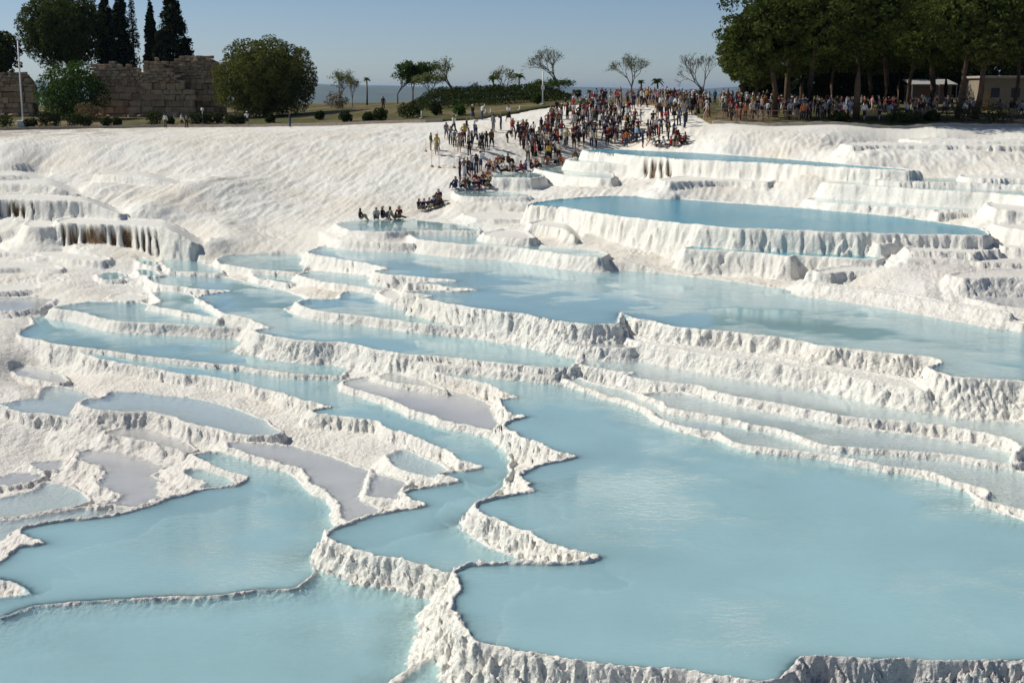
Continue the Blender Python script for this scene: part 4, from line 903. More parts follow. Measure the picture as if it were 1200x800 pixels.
def ruin(x0, x1, d, prof, yb, label, big, seed):
    rnd = random.Random(seed); k = px_m(d)
    Xc, Yc, _ = at_dist((x0 + x1) / 2, yb, d); zb = z_at(Xc, Yc); t = empty('ruined_wall', (Xc, Yc, zb), label, 'ruin', None, -.14)
    def topz(X): return at_dist(0, float(np.interp(X / k + CX, [p[0] for p in prof], [p[1] for p in prof])), d)[2] - zb
    L0, L1 = (x0 - CX) * k - Xc, (x1 - CX) * k - Xc
    z = -.3; row = 0
    while z < 12:
        h = rnd.uniform(.62, 1.05) if z < big else rnd.uniform(.36, .52)
        x = L0 - rnd.uniform(0, .5)
        while x < L1:
            w = rnd.choice((rnd.uniform(.6, 1.0), rnd.uniform(1.0, 2.0))) if z < big else rnd.uniform(.35, .95)
            xm = x + w / 2
            if z + h * .6 < topz(xm + Xc) + rnd.uniform(-.35, .25) and L0 - .4 < xm < L1 + .4:
                o = bpy.data.objects.new('stone', rnd.choice(STONES)); COL.objects.link(o); o.parent = t
                o.location = (xm, -.1 + rnd.uniform(-.22, .16), z + h / 2 + rnd.uniform(-.05, .05)); o.scale = (w * .95, .9, h * .94); o.rotation_euler = (rnd.uniform(-.03, .03), rnd.uniform(-.04, .04), rnd.uniform(-.05, .05))
            x += w
        z += h; row += 1
    bm = bmesh.new(); n = 60; fr = []
    for i in range(n + 1):
        x = L0 + (L1 - L0) * i / n; zt = max(.2, topz(x + Xc) - .35)
        fr.append([bm.verts.new((x, .05, -.4)), bm.verts.new((x, .05, zt)), bm.verts.new((x, 1.3, zt - .1)), bm.verts.new((x, 1.3, -.4))])
    for a, b_ in zip(fr, fr[1:]):
        for q in range(3): bm.faces.new((a[q], b_[q], b_[q + 1], a[q + 1]))
    bm.faces.new(fr[0]); bm.faces.new(fr[-1][::-1])
    bm_obj('rubble_core', bm, RUIN_CORE, t)
    for i in range(int((L1 - L0) * 1.6)):                                # fallen stones at the foot
        o = bpy.data.objects.new('stone', rnd.choice(STONES)); COL.objects.link(o); o.parent = t; sz = rnd.uniform(.25, .6)
        o.location = (rnd.uniform(L0, L1), -rnd.uniform(.6, 2.2), sz * .25); o.scale = (sz * 1.3, sz, sz * .8); o.rotation_euler = (rnd.uniform(-.3, .3), rnd.uniform(-.3, .3), rnd.uniform(0, 3))
    return t
ruin(112, 184, 199, [(112,92),(116,82),(120,77),(128,73),(138,71),(146,70),(149,78),(156,80),(163,78),(170,80),(176,86),(181,84)], 137, 'left block of the big Roman stone ruin, jagged top', 4.2, 3)
ruin(174, 234, 198, [(175,84),(178,74),(186,70),(194,69),(202,73),(206,80),(212,84),(220,92),(226,100),(233,104)], 137, 'middle block of the ruin with a broken sloping right side', 4.4, 5)
ruin(202, 268, 201, [(204,78),(208,72),(214,67),(226,65),(244,66),(254,66),(260,69),(266,80)], 137, 'right block of the ruin with an even rounded top', 4.6, 7)
ruin(-30, 50, 203, [(-30,92),(0,88),(8,86),(20,84),(34,84),(42,86),(47,92),(52,104)], 137, 'low ruin wall left of the bright green tree', 4.0, 9)

# ------------------------------------------------------------------ poles, railing, lamps, benches, building
WHITE_P = simple_mat('white_paint', (.78, .78, .76), .5, .08, 3)
RAIL_M = simple_mat('brown_metal', (.22, .14, .10), .5, .3, 4)
GREY_M = simple_mat('grey_metal', (.35, .35, .34), .45, .2, 4)
WOOD = simple_mat('bench_wood', (.42, .28, .15), .7, .35, 5)
DARK_M = simple_mat('dark_metal', (.04, .04, .045), .5, .2, 4)
def post(name, x, yb, ytop, d, r, m, label, cat, extra=None, group=None, base=True):
    if d is None: X, Y, z = hit([(x, yb)])[0]
    else: X, Y, _ = at_dist(x, yb, d); z = z_at(X, Y)
    t = empty(name, (X, Y, z), label, cat, group); H = max(.5, at_dist(x, ytop, Y)[2] - z)
    bm = bmesh.new(); tube_bm(bm, [(0, 0, -.2), (0, 0, H)], [r, r * .8], 8); bm_obj('pole', bm, m, t, True)
    if base:
        bm = bmesh.new(); tube_bm(bm, [(0, 0, -.05), (0, 0, .10), (0, 0, .16)], [r * 4, r * 4, r * 1.5], 10); bm_obj('base', bm, CONC, t, True)
    if extra: extra(t, H)
    return t
def flag_extra(t, H):
    bm = bmesh.new(); box_bm(bm, (0, 0, .35), (1.1, 1.1, 1.0)); bmesh.ops.bevel(bm, geom=list(bm.edges), offset=.05, segments=1, affect='EDGES'); bm_obj('plinth', bm, WHITE_P, t)
    bm = bmesh.new(); tube_bm(bm, [(0, 0, H), (0, 0, H + .08), (0, 0, H + .16), (0, 0, H + .2)], [.05, .11, .1, .02], 8); bm_obj('finial', bm, GREY_M, t, True)
post('flagpole', 27, 146, 48, 172, .11, WHITE_P, 'tall bare white flagpole on a white plinth, far left', 'flagpole', flag_extra, base=False)
def lamp_extra(t, H):
    bm = bmesh.new(); tube_bm(bm, [(0, 0, H * .97), (.5, 0, H + .05), (.9, 0, H)], [.04, .04, .04], 6); bm_obj('arm', bm, WHITE_P, t, True)
    bm = bmesh.new(); box_bm(bm, (1.0, 0, H - .02), (.6, .28, .14)); bmesh.ops.bevel(bm, geom=list(bm.edges), offset=.04, segments=1, affect='EDGES'); bm_obj('lamp_head', bm, GREY_M, t)
    bm = bmesh.new(); box_bm(bm, (0, -.12, H * .52), (.4, .25, .5)); bm_obj('control_box', bm, WHITE_P, t)
post('lamp_post', 636, 131, 84, 160, .08, WHITE_P, 'tall white lamp post left of the crowd', 'lamp post', lamp_extra)
def boll_extra(t, H):
    bm = bmesh.new(); tube_bm(bm, [(0, 0, H - .05), (0, 0, H + .02), (0, 0, H + .3), (0, 0, H + .36)], [.1, .2, .2, .08], 10); bm_obj('lamp_head', bm, WHITE_P, t, True)
post('bollard_lamp', 238, 149, 130, 171, .07, GREY_M, 'short bollard lamp on the kerb below the ruin', 'lamp', boll_extra)
for x, yb, yt, wh in [(499,178,162,'leftmost'),(506,196,168,'second from left, low on the slope'),(513,178,153,'tallest, upper'),(514.5,197,172,'right of the low pair'),(532,197,173,'rightmost, beside the seated row')]:
    post('barrier_post', x, yb, yt, None, .035, WHITE_P, 'thin white barrier post on the white slope, ' + wh, 'post', None, 'barrier posts on the slope')
for x, yb, yt, wh in [(494,141,130,'left of the shrub'),(536,141,129,'second from left'),(575,141,129,'third from left'),(569,142,132,'short one left of the third'),(609,139,126,'rightmost, near the lamp post')]:
    post('path_post', x, yb, yt, 152.5, .06, WHITE_P, 'white post along the upper path, ' + wh, 'post', None, 'white posts along the upper path')

def railing():
    xs = list(range(836, 936, 8)); X0, Y0, _ = at_dist(836, 143, 127.6); t = empty('railing', (X0, Y0, z_at(X0, Y0) + .2), 'brown metal railing on the retaining wall before the crowd', 'railing')
    pts = []
    for x in xs:
        a = (x - CX) / FPX; Y = float(edge_Y(np.array([a]))[0]) + .35; X = a * Y; z = z_at(X, Y) + .1; p = Vector((X - X0, Y - Y0, z - t.location.z)); pts.append(p)
        bm = bmesh.new(); tube_bm(bm, [p, p + Vector((0, 0, 1.05))], .035, 6); bm_obj('rail_post', bm, RAIL_M, t)
    for hh in (1.05, .6):
        bm = bmesh.new(); tube_bm(bm, [p + Vector((0, 0, hh)) for p in pts], .03, 6); bm_obj('rail', bm, RAIL_M, t, True)
railing()
def bench(x, y, d, label, rz):
    X, Y, _ = at_dist(x, y, d); t = empty('park_bench', (X, Y, z_at(X, Y)), label, 'bench', 'benches in the grove', rz)
    for i in range(3):
        bm = bmesh.new(); box_bm(bm, (0, -.16 + i * .16, .45), (1.7, .13, .05)); bm_obj('seat_slat', bm, WOOD, t)
    for i in range(3):
        bm = bmesh.new(); box_bm(bm, (0, .30 + i * .03, .58 + i * .15), (1.7, .04, .12)); bm_obj('back_slat', bm, WOOD, t)
    for s in (-.7, .7):
        bm = bmesh.new(); box_bm(bm, (s, 0, .21), (.08, .45, .43)); box_bm(bm, (s, .33, .62), (.08, .06, .6)); bm_obj('leg', bm, DARK_M, t)
for a in [(931,142,127.5,'sunlit wooden bench at the right end of the railing',.2),(976,139,130,'wooden bench between two big pine trunks',-.2),(1023,142,126.5,'small wooden bench right of the thickest pine trunk',.1),(1074,142,126.5,'wooden bench in the middle of the grove, left of two',0.),(1088,142,126.5,'wooden bench in the middle of the grove, right of two',.05),(1183,138,128,'wooden bench by the flat-roofed building',-.1)]: bench(*a)
def building():
    d = 150; X, Y, _ = at_dist(1178, 130, d); t = empty('flat_roofed_building', (X, Y, z_at(X, Y)), 'beige flat-roofed building in the shade at the right edge', 'building')
    k = px_m(d); H = up_z(t, 1178, 92); W = 62 * k
    wall = simple_mat('beige_render', (.30, .25, .18), .9, .2, 1.0, .3, 6)
    bm = bmesh.new(); box_bm(bm, (0, 2.5, H / 2 - .2), (W, 5, H + .4)); bm_obj('wall', bm, wall, t)
    bm = bmesh.new(); box_bm(bm, (0, 2.3, H + .12), (W + .5, 5.7, .26)); bmesh.ops.bevel(bm, geom=list(bm.edges), offset=.03, segments=1, affect='EDGES'); bm_obj('roof', bm, CONC, t)
    for x in (-1.2, 1.0):
        bm = bmesh.new(); box_bm(bm, (x, -.02, H * .55), (.9, .08, 1.0)); f = bm_obj('window', bm, DARK_M, t)
    bm = bmesh.new(); box_bm(bm, (-2.3, -.02, 1.0), (.9, .08, 2.0)); bm_obj('door', bm, WOOD, t)
building()
AWN = simple_mat('faded_awning', (.42, .40, .36), .8, .2, 2)
def awnings():
    for i, (x, y, w, d, wh) in enumerate([(1078,103,24,172,'left, brighter'),(1106,104,18,172,'right, half hidden by trunks')]):
        X, Y, _ = at_dist(x, 128, d); t = empty('kiosk', (X, Y, z_at(X, Y)), 'low kiosk with a pale awning behind the grove, ' + wh, 'kiosk'); k = px_m(d); W = w * k; H = up_z(t, x, 97)
        bm = bmesh.new(); box_bm(bm, (0, 1.5, H * .45), (W, 2.4, H * .9)); bm_obj('body', bm, RAIL_M, t)
        bm = bmesh.new(); vs = [bm.verts.new(p) for p in ((-W * .6, -1.3, H * .88), (W * .6, -1.3, H * .88), (W * .6, 2.9, H * 1.12), (-W * .6, 2.9, H * 1.12))]; f = bm.faces.new(vs)
        r = bmesh.ops.extrude_face_region(bm, geom=[f]); bmesh.ops.translate(bm, vec=(0, 0, .12), verts=[v for v in r['geom'] if isinstance(v, bmesh.types.BMVert)]); bm_obj('awning', bm, AWN, t)
        for s in (-1, 1):
            bm = bmesh.new(); tube_bm(bm, [(s * W * .55, -1.2, 0), (s * W * .55, -1.2, H * .88)], .05, 6); bm_obj('awning_post', bm, GREY_M, t)
awnings()
# ------------------------------------------------------------------ people
def objcol_mat(name, rough=.85, var=.15):
    m, nt, out = mat(name); oi = nd(nt, 'ShaderNodeObjectInfo'); tc = nd(nt, 'ShaderNodeTexCoord'); b = nd(nt, 'ShaderNodeBsdfPrincipled', Roughness=rough)
    b.inputs['Specular IOR Level'].default_value = .2
    f = ramp(nt, noise_n(nt, 9, 3, .5, tc.outputs['Object']), [(.3, (1 - var,) * 3), (.7, (1, 1, 1))])
    mx = nt.nodes.new('ShaderNodeMix'); mx.data_type = 'RGBA'; mx.blend_type = 'MULTIPLY'; mx.inputs[0].default_value = 1
    nt.links.new(oi.outputs['Color'], mx.inputs[6]); nt.links.new(f, mx.inputs[7]); nt.links.new(mx.outputs[2], b.inputs['Base Color'])
    nt.links.new(b.outputs[0], out.inputs[0]); return m
SKIN_M = objcol_mat('skin', .6, .08); CLOTH_M = objcol_mat('cloth'); HAIR_M = objcol_mat('hair', .6)

BASEJ = dict(pelvis=(0, 0, .95, .135), spine=(0, 0, 1.13, .125), chest=(0, 0, 1.33, .145), neck=(0, .01, 1.49, .055), head=(0, .02, 1.60, .095), crown=(0, .015, 1.69, .075),
             shL=(-.17, 0, 1.42, .06), elL=(-.235, -.02, 1.15, .043), wrL=(-.245, .06, .92, .033), haL=(-.24, .09, .83, .036),
             hiL=(-.095, 0, .88, .095), knL=(-.11, .02, .49, .062), anL=(-.11, -.02, .09, .045), toL=(-.13, .13, .04, .04))
EDG = [('pelvis', 'spine', 'torso'), ('spine', 'chest', 'torso'), ('chest', 'neck', 'neck'), ('neck', 'head', 'head'), ('head', 'crown', 'head'), ('chest', 'shL', 'torso'), ('shL', 'elL', 'uarm'), ('elL', 'wrL', 'farm'), ('wrL', 'haL', 'hand'), ('pelvis', 'hiL', 'hip'), ('hiL', 'knL', 'thigh'), ('knL', 'anL', 'shin'), ('anL', 'toL', 'foot')]
EDG += [(a.replace('L', 'R'), b.replace('L', 'R'), k) for a, b, k in EDG if 'L' in a or 'L' in b]
def joints(**ov):
    j = dict(BASEJ)
    for k, v in BASEJ.items():
        if k.endswith('L'): j[k[:-1] + 'R'] = (-v[0], v[1], v[2], v[3])
    for k, v in ov.items():
        if len(v) == 3: v = (*v, j[k][3])
        j[k] = v
    return j
def mirror(**d): return {**d, **{k[:-1] + 'R': (-v[0],) + tuple(v[1:]) for k, v in d.items() if k.endswith('L')}}
POSES = {
 'standing': joints(),
 'hands on hips': joints(**mirror(elL=(-.38, -.10, 1.18), wrL=(-.20, .0, 1.02), haL=(-.15, .06, .99))),
 'arm raised': joints(elR=(.30, .12, 1.48), wrR=(.22, .22, 1.68), haR=(.20, .25, 1.76), knL=(-.13, .05, .49), anL=(-.15, .0, .09), toL=(-.19, .13, .04)),
 'both hands raised': joints(**mirror(elL=(-.24, .16, 1.24), wrL=(-.10, .36, 1.42), haL=(-.06, .40, 1.48))),
 'walking': joints(knL=(-.10, .22, .52), anL=(-.10, .27, .10), toL=(-.11, .41, .07), knR=(.10, -.05, .50), anR=(.10, -.36, .16), toR=(.11, -.26, .04), elL=(-.23, -.14, 1.17), wrL=(-.22, -.16, .95), haL=(-.22, -.14, .86), elR=(.23, .08, 1.17), wrR=(.22, .24, 1.0), haR=(.21, .29, .93)),
 'sitting': joints(pelvis=(0, 0, .15), spine=(0, -.03, .33), chest=(0, -.01, .53), neck=(0, .02, .69), head=(0, .04, .80), crown=(0, .035, .89), **mirror(shL=(-.17, 0, .62), elL=(-.23, .14, .40), wrL=(-.16, .33, .42), haL=(-.13, .40, .43), hiL=(-.10, .05, .13), knL=(-.15, .40, .42), anL=(-.14, .52, .08), toL=(-.15, .66, .04))),
 'leaning back': joints(pelvis=(0, 0, .14), spine=(0, -.10, .31), chest=(0, -.18, .49), neck=(0, -.21, .65), head=(0, -.20, .76), crown=(0, -.21, .85), **mirror(shL=(-.17, -.2, .58), elL=(-.26, -.36, .34), wrL=(-.25, -.42, .10), haL=(-.25, -.40, .04), hiL=(-.10, .06, .12), knL=(-.13, .46, .22), anL=(-.14, .84, .08), toL=(-.16, .93, .16))),
 'bending forward': joints(pelvis=(0, -.12, .92), spine=(0, .02, 1.06), chest=(0, .22, 1.14), neck=(0, .36, 1.20), head=(0, .46, 1.22), crown=(0, .53, 1.19), **mirror(shL=(-.17, .28, 1.14), elL=(-.2, .34, .86), wrL=(-.14, .40, .62), haL=(-.12, .42, .54), hiL=(-.095, -.12, .86), knL=(-.11, .0, .48))),
}
def make_pose(key, J):
    names = list(J); idx = {n: i for i, n in enumerate(names)}
    me = bpy.data.meshes.new('skeleton'); me.from_pydata([J[n][:3] for n in names], [(idx[a], idx[b]) for a, b, _ in EDG], []); me.update()
    o = bpy.data.objects.new('skeleton', me); COL.objects.link(o)
    md = o.modifiers.new('skin', 'SKIN'); md.use_smooth_shade = True; md.branch_smoothing = .4
    sv = me.skin_vertices[0].data
    for n in names:
        r = J[n][3]; sv[idx[n]].radius = (r, r * (.78 if n in ('pelvis', 'spine', 'chest') else 1.0)); sv[idx[n]].use_root = (n == 'pelvis')
    ss = o.modifiers.new('sub', 'SUBSURF'); ss.levels = 1; ss.render_levels = 1
    dg = bpy.context.evaluated_depsgraph_get(); body = bpy.data.meshes.new_from_object(o.evaluated_get(dg)); body.name = 'person'
    bpy.data.objects.remove(o); bpy.data.meshes.remove(me)
    V = np.empty(len(body.vertices) * 3, np.float32); body.vertices.foreach_get('co', V); V = V.reshape(-1, 3)
    N = np.empty(len(body.vertices) * 3, np.float32); body.vertices.foreach_get('normal', N); N = N.reshape(-1, 3)
    best = np.full(len(V), 1e9); kind = np.zeros(len(V), int); par = np.zeros(len(V)); kinds = ['torso', 'neck', 'head', 'uarm', 'farm', 'hand', 'hip', 'thigh', 'shin', 'foot']
    for a, b, k in EDG:
        A = np.array(J[a][:3]); B = np.array(J[b][:3]); e = B - A; t = np.clip(((V - A) @ e) / (e @ e), 0, 1); P_ = A + t[:, None] * e
        d = np.linalg.norm(V - P_, axis=1) - (J[a][3] * (1 - t) + J[b][3] * t) * .9
        m = d < best; best[m] = d[m]; kind[m] = kinds.index(k); par[m] = t[m]
    faces = [tuple(p.vertices) for p in body.polygons]
    def part(name, sel, off, material):
        fs = [f for f in faces if all(sel[i] for i in f)]
        used = sorted({i for f in fs for i in f}); mp = {i: k for k, i in enumerate(used)}
        m = bpy.data.meshes.new(name); m.from_pydata([tuple(V[i] + N[i] * off) for i in used], [], [tuple(mp[i] for i in f) for f in fs]); m.update()
        m.polygons.foreach_set('use_smooth', np.ones(len(m.polygons), bool)); m.materials.append(material); return m
    kk = lambda *n: np.isin(kind, [kinds.index(x) for x in n])
    pel = np.array(J['pelvis'][:3]); up = np.array(J['chest'][:3]) - pel; up = up / np.linalg.norm(up); hgt = (V - pel) @ up
    hd = np.array(J['head'][:3]); hup = np.array(J['crown'][:3]) - hd; hup = hup / np.linalg.norm(hup); rel = V - hd
    fwd = np.cross(np.array([1, 0, 0]), hup) * -1.0
    hz = rel @ hup; hy = rel @ (-np.cross(hup, np.array([1., 0, 0])) * -1.0)
    parts = {}
    parts['shirt'] = part('shirt', (kk('torso') & (hgt > -.02)) | kk('uarm') | (kk('neck') & (hgt < .50)), .016, CLOTH_M)
    parts['long_shirt'] = part('long_shirt', (kk('torso') & (hgt > -.02)) | kk('uarm', 'farm') | (kk('neck') & (hgt < .50)), .018, CLOTH_M)
    low = (kk('torso') & (hgt < .08)) | kk('hip')
    parts['shorts'] = part('shorts', low | kk('thigh') | (kk('shin') & (par < .08)), .014, CLOTH_M)
    parts['trousers'] = part('trousers', low | kk('thigh', 'shin'), .015, CLOTH_M)
    parts['hair'] = part('hair', kk('head') & ((hz > .045) | ((hy < .0) & (hz > -.10))), .018, HAIR_M)
    parts['long_hair'] = part('long_hair', (kk('head', 'neck') & ((hz > .045) | (hy < .0)) & (hgt > .38)), .028, HAIR_M)
    body.materials.clear(); body.materials.append(SKIN_M)
    # hat, bag, skirt
    bm = bmesh.new(); c = Vector(hd + hup * .05); q = Vector(hup).to_track_quat('Z', 'Y'); seg = 10; rings = []
    for r, z in ((.19, .0), (.115, .015), (.11, .07), (.06, .105)): rings.append([bm.verts.new(c + q @ Vector((r * math.cos(6.2832 * k / seg), r * math.sin(6.2832 * k / seg), z))) for k in range(seg)])
    for a, b in zip(rings, rings[1:]):
        for k in range(seg): bm.faces.new((a[k], a[(k + 1) % seg], b[(k + 1) % seg], b[k]))
    bm.faces.new(rings[-1]); m = bpy.data.meshes.new('hat'); bm.to_mesh(m); bm.free(); m.materials.append(CLOTH_M); parts['hat'] = m
    ch = Vector(J['chest'][:3]); spn = Vector(J['spine'][:3]); ax = (ch - spn).normalized(); bk = ax.cross(Vector((1, 0, 0))).normalized()
    if bk.y > 0: bk = -bk
    bm = bmesh.new(); box_bm(bm, (0, 0, 0), (.30, .16, .42)); bmesh.ops.bevel(bm, geom=list(bm.edges), offset=.05, segments=2, affect='EDGES')
    rot = Matrix((Vector((1, 0, 0)), -bk, ax)).transposed().to_4x4()
    bm.transform(Matrix.Translation(ch - ax * .08 + bk * .21) @ rot); m = bpy.data.meshes.new('backpack'); bm.to_mesh(m); bm.free(); m.materials.append(CLOTH_M); parts['backpack'] = m
    if not key[:3] in ('sit', 'lea') and not key.startswith('bend'):
        bm = bmesh.new(); rings = []
        for r, z in ((.155, 1.04), (.19, .90), (.23, .70), (.28, .42)): rings.append([bm.verts.new((r * math.cos(6.2832 * k / 14) * (1 + .05 * math.sin(k * 2.2)), r * .85 * math.sin(6.2832 * k / 14), z)) for k in range(14)])
        for a, b in zip(rings, rings[1:]):
            for k in range(14): bm.faces.new((a[k], b[k], b[(k + 1) % 14], a[(k + 1) % 14]))
        m = bpy.data.meshes.new('skirt'); bm.to_mesh(m); bm.free(); m.polygons.foreach_set('use_smooth', np.ones(len(m.polygons), bool)); m.materials.append(CLOTH_M); parts['skirt'] = m
    return body, parts
PM = {k: make_pose(k, J) for k, J in POSES.items()}
TOPS = {'white': (.72, .72, .70), 'black': (.02, .02, .022), 'navy': (.02, .03, .09), 'red': (.36, .03, .03), 'orange': (.55, .14, .03), 'grey': (.22, .22, .23), 'pale blue': (.25, .38, .55), 'beige': (.48, .38, .26), 'maroon': (.13, .02, .03), 'dark green': (.03, .09, .04), 'pink': (.55, .25, .28), 'yellow': (.60, .44, .08), 'denim blue': (.06, .11, .22), 'brown': (.12, .065, .035), 'cream': (.62, .56, .44)}
TOPW = ['white'] * 7 + ['black'] * 14 + ['navy'] * 5 + ['red'] * 4 + ['orange'] * 1 + ['grey'] * 4 + ['pale blue'] * 2 + ['beige'] * 2 + ['maroon'] * 7 + ['dark green'] * 1 + ['pink'] * 1 + ['yellow'] + ['denim blue'] * 3 + ['brown'] * 3 + ['cream'] * 2
BOTS = {'black': (.018, .018, .02), 'dark blue': (.03, .045, .10), 'grey': (.16, .16, .17), 'beige': (.42, .34, .24), 'white': (.68, .67, .64), 'brown': (.10, .06, .035), 'olive': (.09, .09, .04), 'red': (.30, .03, .03)}
BOTW = ['black'] * 10 + ['dark blue'] * 7 + ['grey'] * 3 + ['beige'] * 2 + ['white'] * 2 + ['brown'] * 2 + ['olive'] + ['red']
SKINS = [(.52, .33, .23), (.45, .27, .18), (.58, .39, .29), (.34, .20, .13)]
HAIRS = [(.012, .009, .007), (.03, .018, .01), (.09, .05, .02), (.20, .13, .05)]
prnd = random.Random(77); labels_used = set(); PEOPLE = []
def person(loc, zone, group, pose=None, face=None, top=None, bot=None, sc=None):
    for tr in range(200):
        ps = pose or prnd.choices(list(POSES)[:5], [5, 2, 1, 2, 3])[0]
        tp = top if top and tr < 60 else prnd.choice(TOPW); bt = bot if bot and tr < 60 else prnd.choice(BOTW)
        kindb = prnd.choices(['trousers', 'shorts', 'skirt'], [5, 3, 2 if 'skirt' in PM[ps][1] else 0])[0]
        hat = prnd.random() < .22; bag = prnd.random() < .2
        lab = 'person ' + ps + ' in ' + tp + ' top and ' + bt + ' ' + kindb + (', hat' if hat else '') + (', backpack' if bag else '') + ', ' + zone
        if len(lab.split()) > 16: hat = bag = False; lab = 'person ' + ps + ' in ' + tp + ' top and ' + bt + ' ' + kindb + ', ' + zone
        if lab not in labels_used and len(lab.split()) <= 16: break
    labels_used.add(lab)
    body, pt = PM[ps]
    o = bpy.data.objects.new('person', body); COL.objects.link(o); o.location = loc; o.rotation_euler = (0, 0, prnd.uniform(0, 6.28) if face is None else face)
    s = sc or prnd.uniform(.93, 1.06); o.scale = (s, s, s); o.color = (*prnd.choice(SKINS), 1); tag(o, lab, 'person', group)
    def add(n, key, col):
        c = bpy.data.objects.new(n, pt[key]); COL.objects.link(c); c.parent = o; v = prnd.uniform(.8, 1.15); c.color = (*[min(.8, x * v) for x in col], 1)
    add('shirt', prnd.choice(['shirt', 'shirt', 'long_shirt']), TOPS[tp]); add(kindb, kindb, BOTS[bt])
    add('hair', prnd.choice(['hair', 'long_hair']), prnd.choice(HAIRS))
    if hat: add('hat', 'hat', prnd.choice([TOPS['white'], TOPS['beige'], TOPS['black'], TOPS['cream'], TOPS['white']]))
    if bag: add('backpack', 'backpack', prnd.choice([TOPS['black'], TOPS['navy'], TOPS['red'], TOPS['grey']]))
    PEOPLE.append(o)
JOBS = []
def jobs(pts, zone, group, **k):
    for p in pts: JOBS.append((p[:2], zone, group, {**k, **(p[2] if len(p) > 2 else {})}))
def scatter(n, poly, minsep, seed, vy=1.0):
    """points inside a pixel polygon, kept apart"""
    r = random.Random(seed); xs = [p[0] for p in poly]; ys = [p[1] for p in poly]; out = []; tries = 0
    while len(out) < n and tries < 6000:
        tries += 1; x = r.uniform(min(xs), max(xs)); y = r.uniform(min(ys), max(ys)); ins = False
        for (x1, y1), (x2, y2) in zip(poly, poly[1:] + poly[:1]):
            if (y1 > y) != (y2 > y) and x < (x2 - x1) * (y - y1) / (y2 - y1) + x1: ins = not ins
        if ins and all((x - a) ** 2 + ((y - b) * vy) ** 2 > minsep ** 2 for a, b in out): out.append((x, y))
    return out
jobs([(505, 177, dict(top='dark green', bot='beige', pose='standing')), (512, 182, dict(top='yellow', bot='beige', pose='standing')), (523, 164, dict(top='grey', bot='grey')), (532, 157), (533, 173, dict(top='white', bot='black')), (538, 179, dict(top='beige', bot='beige')), (542, 173), (547, 160), (550, 183), (556, 158, dict(top='white', bot='dark blue')), (553, 176), (562, 178, dict(top='white')), (565, 178, dict(top='black', bot='black')), (570, 174), (576, 175, dict(top='brown', bot='black')), (578, 155), (587, 153, dict(top='navy', bot='dark blue')), (601, 158, dict(top='black', bot='black', pose='walking')), (595, 168, dict(top='black', bot='black', pose='bending forward')), (544, 168), (558, 168), (549, 172), (528, 170)], 'on the upper white slope', 'walkers on the white slope')
jobs([(554, 141), (565, 141), (596, 143), (449, 116, dict(pose='standing')), (194, 150), (213, 150, dict(top='cream')), (219, 150, dict(top='black')), (340, 149, dict(top='black')), (290, 149)], 'on the kerb path', 'walkers on the upper path')
jobs([(539, 209), (544, 211), (548, 210), (558, 204), (563, 201), (552, 206)], 'behind the seated row', 'people at the foot of the slope path', pose=None)
jobs([(534, 221), (539, 222), (545, 222), (550, 222, dict(top='dark green')), (556, 222), (561, 221), (567, 220), (572, 219), (566, 213), (572, 211), (560, 214)], 'by the fluted little wall', 'bathers sitting at the slope foot', pose='sitting')
jobs([(574, 198, dict(top='orange')), (580, 201), (586, 202), (592, 200), (598, 202), (604, 202), (610, 201), (583, 194, dict(top='orange')), (589, 193), (595, 192), (616, 200), (622, 199), (642, 193, dict(top='orange')), (650, 193, dict(top='white')), (658, 193, dict(top='orange')), (634, 195), (628, 197)], 'at the back of the small pool', 'bathers around the small pool', pose='sitting')
jobs([(677, 186)], 'alone on the ledge', 'bathers around the small pool', pose='sitting', top='brown')
jobs(scatter(42, [(598, 160), (640, 158), (664, 176), (664, 190), (620, 191), (604, 184)], 3.7, 3, 1.2), 'left in the middle crowd', 'crowd in the middle')
jobs(scatter(56, [(642, 150), (700, 146), (790, 160), (792, 172), (700, 176), (664, 174)], 3.9, 5, 1.3), 'at the crowd front', 'crowd above the top pool')
jobs([(768, 172), (774, 173), (780, 172, dict(top='white')), (786, 172), (792, 171, dict(top='orange')), (798, 170, dict(top='red')), (803, 167), (789, 167), (797, 164)], 'on the rim right of the crowd', 'bathers sitting by the top pool', pose='sitting')
jobs(scatter(44, [(655, 132), (690, 124), (730, 126), (742, 140), (700, 148), (640, 152)], 4.6, 7, 1.3), 'below the bare trees', 'crowd in the middle')
jobs(scatter(46, [(682, 119), (760, 118), (850, 124), (842, 140), (826, 150), (790, 160), (772, 146), (762, 132), (700, 124)], 4.8, 9, 1.4), 'by the palms', 'crowd by the palms')
jobs(scatter(40, [(838, 126), (900, 127), (935, 130), (932, 142), (850, 144)], 4.3, 11, 1.6), 'behind the brown railing', 'crowd behind the railing')
jobs([(1184, 138), (1190, 139), (1197, 138), (1171, 137)], 'by the building', 'crowd under the pines')
jobs([(491, 247), (497, 246), (503, 245), (508, 243, dict(top='denim blue')), (513, 241, dict(top='pale blue')), (519, 241), (514, 236)], 'in the low slope group', 'bathers at the slope edge', pose='sitting')
jobs([(422, 258.5), (441, 257.5, dict(top='white')), (448, 258), (461, 258), (468, 256.5)], 'in the lowest line', 'bathers at the slope edge', pose='sitting')
print('people', len(JOBS))
for (p, zone, group, k), loc in zip(JOBS, hit([j[0] for j in JOBS])):
    loc = (loc[0], loc[1], loc[2] - .02)
    if k.get('pose') == 'sitting' and 'face' not in k: k = {**k, 'face': prnd.choice([math.pi, math.pi + .5, 2.2, -1.2, -1.6, 3.6]) + prnd.uniform(-.4, .4), 'pose': prnd.choice(['sitting', 'sitting', 'leaning back'])}
    person(loc, zone, group, **k)

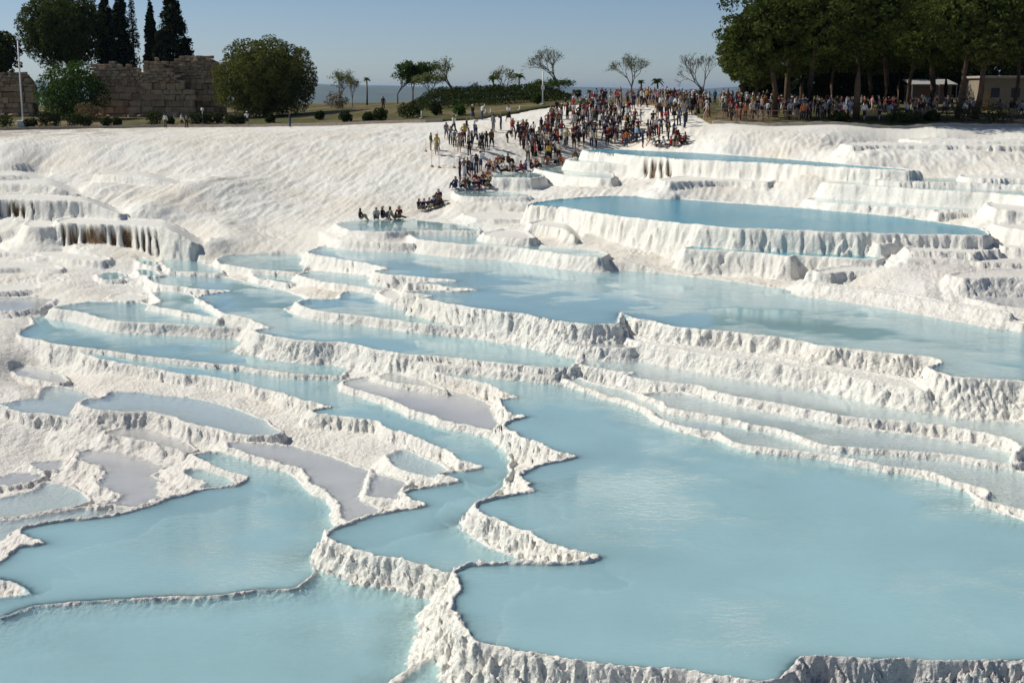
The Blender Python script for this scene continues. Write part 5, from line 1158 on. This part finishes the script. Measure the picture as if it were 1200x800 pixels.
def far_crowd():
    """the crowd too small and close-packed to pick apart: one mass"""
    pts = scatter(38, [(934, 128), (1005, 130), (1005, 142), (936, 142)], 3.6, 31, 1.6) + scatter(34, [(1005, 129), (1140, 130), (1140, 141), (1008, 142)], 4.4, 33, 1.5) + scatter(48, [(660, 119), (850, 119), (930, 124), (935, 129), (840, 127), (700, 124)], 3.4, 35, 1.6) + scatter(24, [(650, 140), (690, 132), (770, 150), (790, 160), (700, 168), (640, 170)], 3.8, 37, 1.3)
    VV, FF, CC, k = [], [], [], 0; r = random.Random(9); cache = {}
    def arr(me):
        if me.name not in cache:
            v = np.empty(len(me.vertices) * 3, np.float32); me.vertices.foreach_get('co', v); cache[me.name] = (v.reshape(-1, 3), [tuple(p.vertices) for p in me.polygons])
        return cache[me.name]
    for x, y, z in hit(pts):
        ps = r.choice(list(POSES)[:5]); body, pt = PM[ps]; a = r.uniform(0, 6.28); s_ = r.uniform(.92, 1.05); Rm = np.array([[math.cos(a), -math.sin(a), 0], [math.sin(a), math.cos(a), 0], [0, 0, 1]], np.float32) * s_
        for me, col in ((body, r.choice(SKINS)), (pt[r.choice(['shirt', 'long_shirt'])], TOPS[r.choice(TOPW)]), (pt[r.choice(['trousers', 'shorts'])], BOTS[r.choice(BOTW)]), (pt['hair'], r.choice(HAIRS))):
            v, f = arr(me); VV.append(v @ Rm.T + np.array([x, y, z - .02], np.float32)); FF += [tuple(i + k for i in q) for q in f]; CC.append(np.tile(np.array([*col, 1], np.float32), (len(v), 1))); k += len(v)
    m, nt, out = mat('crowd_cloth'); b = nd(nt, 'ShaderNodeBsdfPrincipled', Roughness=.85); nt.links.new(nd(nt, 'ShaderNodeAttribute', attribute_name='cloth').outputs['Color'], b.inputs['Base Color']); nt.links.new(b.outputs[0], out.inputs[0])
    o = mesh_obj('distant_crowd', np.concatenate(VV), FF, m); c = o.data.color_attributes.new('cloth', 'FLOAT_COLOR', 'POINT'); c.data.foreach_set('color', np.concatenate(CC).ravel())
    tag(o, 'dense far crowd along the ridge and under the pines', kind='stuff')
far_crowd()
# ------------------------------------------------------------------ air over the valley
def haze():
    m, nt, out = mat('haze_air')
    v = nd(nt, 'ShaderNodeVolumePrincipled'); v.inputs['Color'].default_value = (.52, .71, 1.0, 1); v.inputs['Density'].default_value = HAZE
    v.inputs['Anisotropy'].default_value = .3
    nt.links.new(v.outputs[0], out.inputs['Volume'])
    bm = bmesh.new(); box_bm(bm, (0, 15000, -46), (70000, 32000, 260)); o = bm_obj('haze', bm, m); tag(o, 'pale blue air over the far valley', kind='stuff')
HAZE = 3.0e-5
haze()
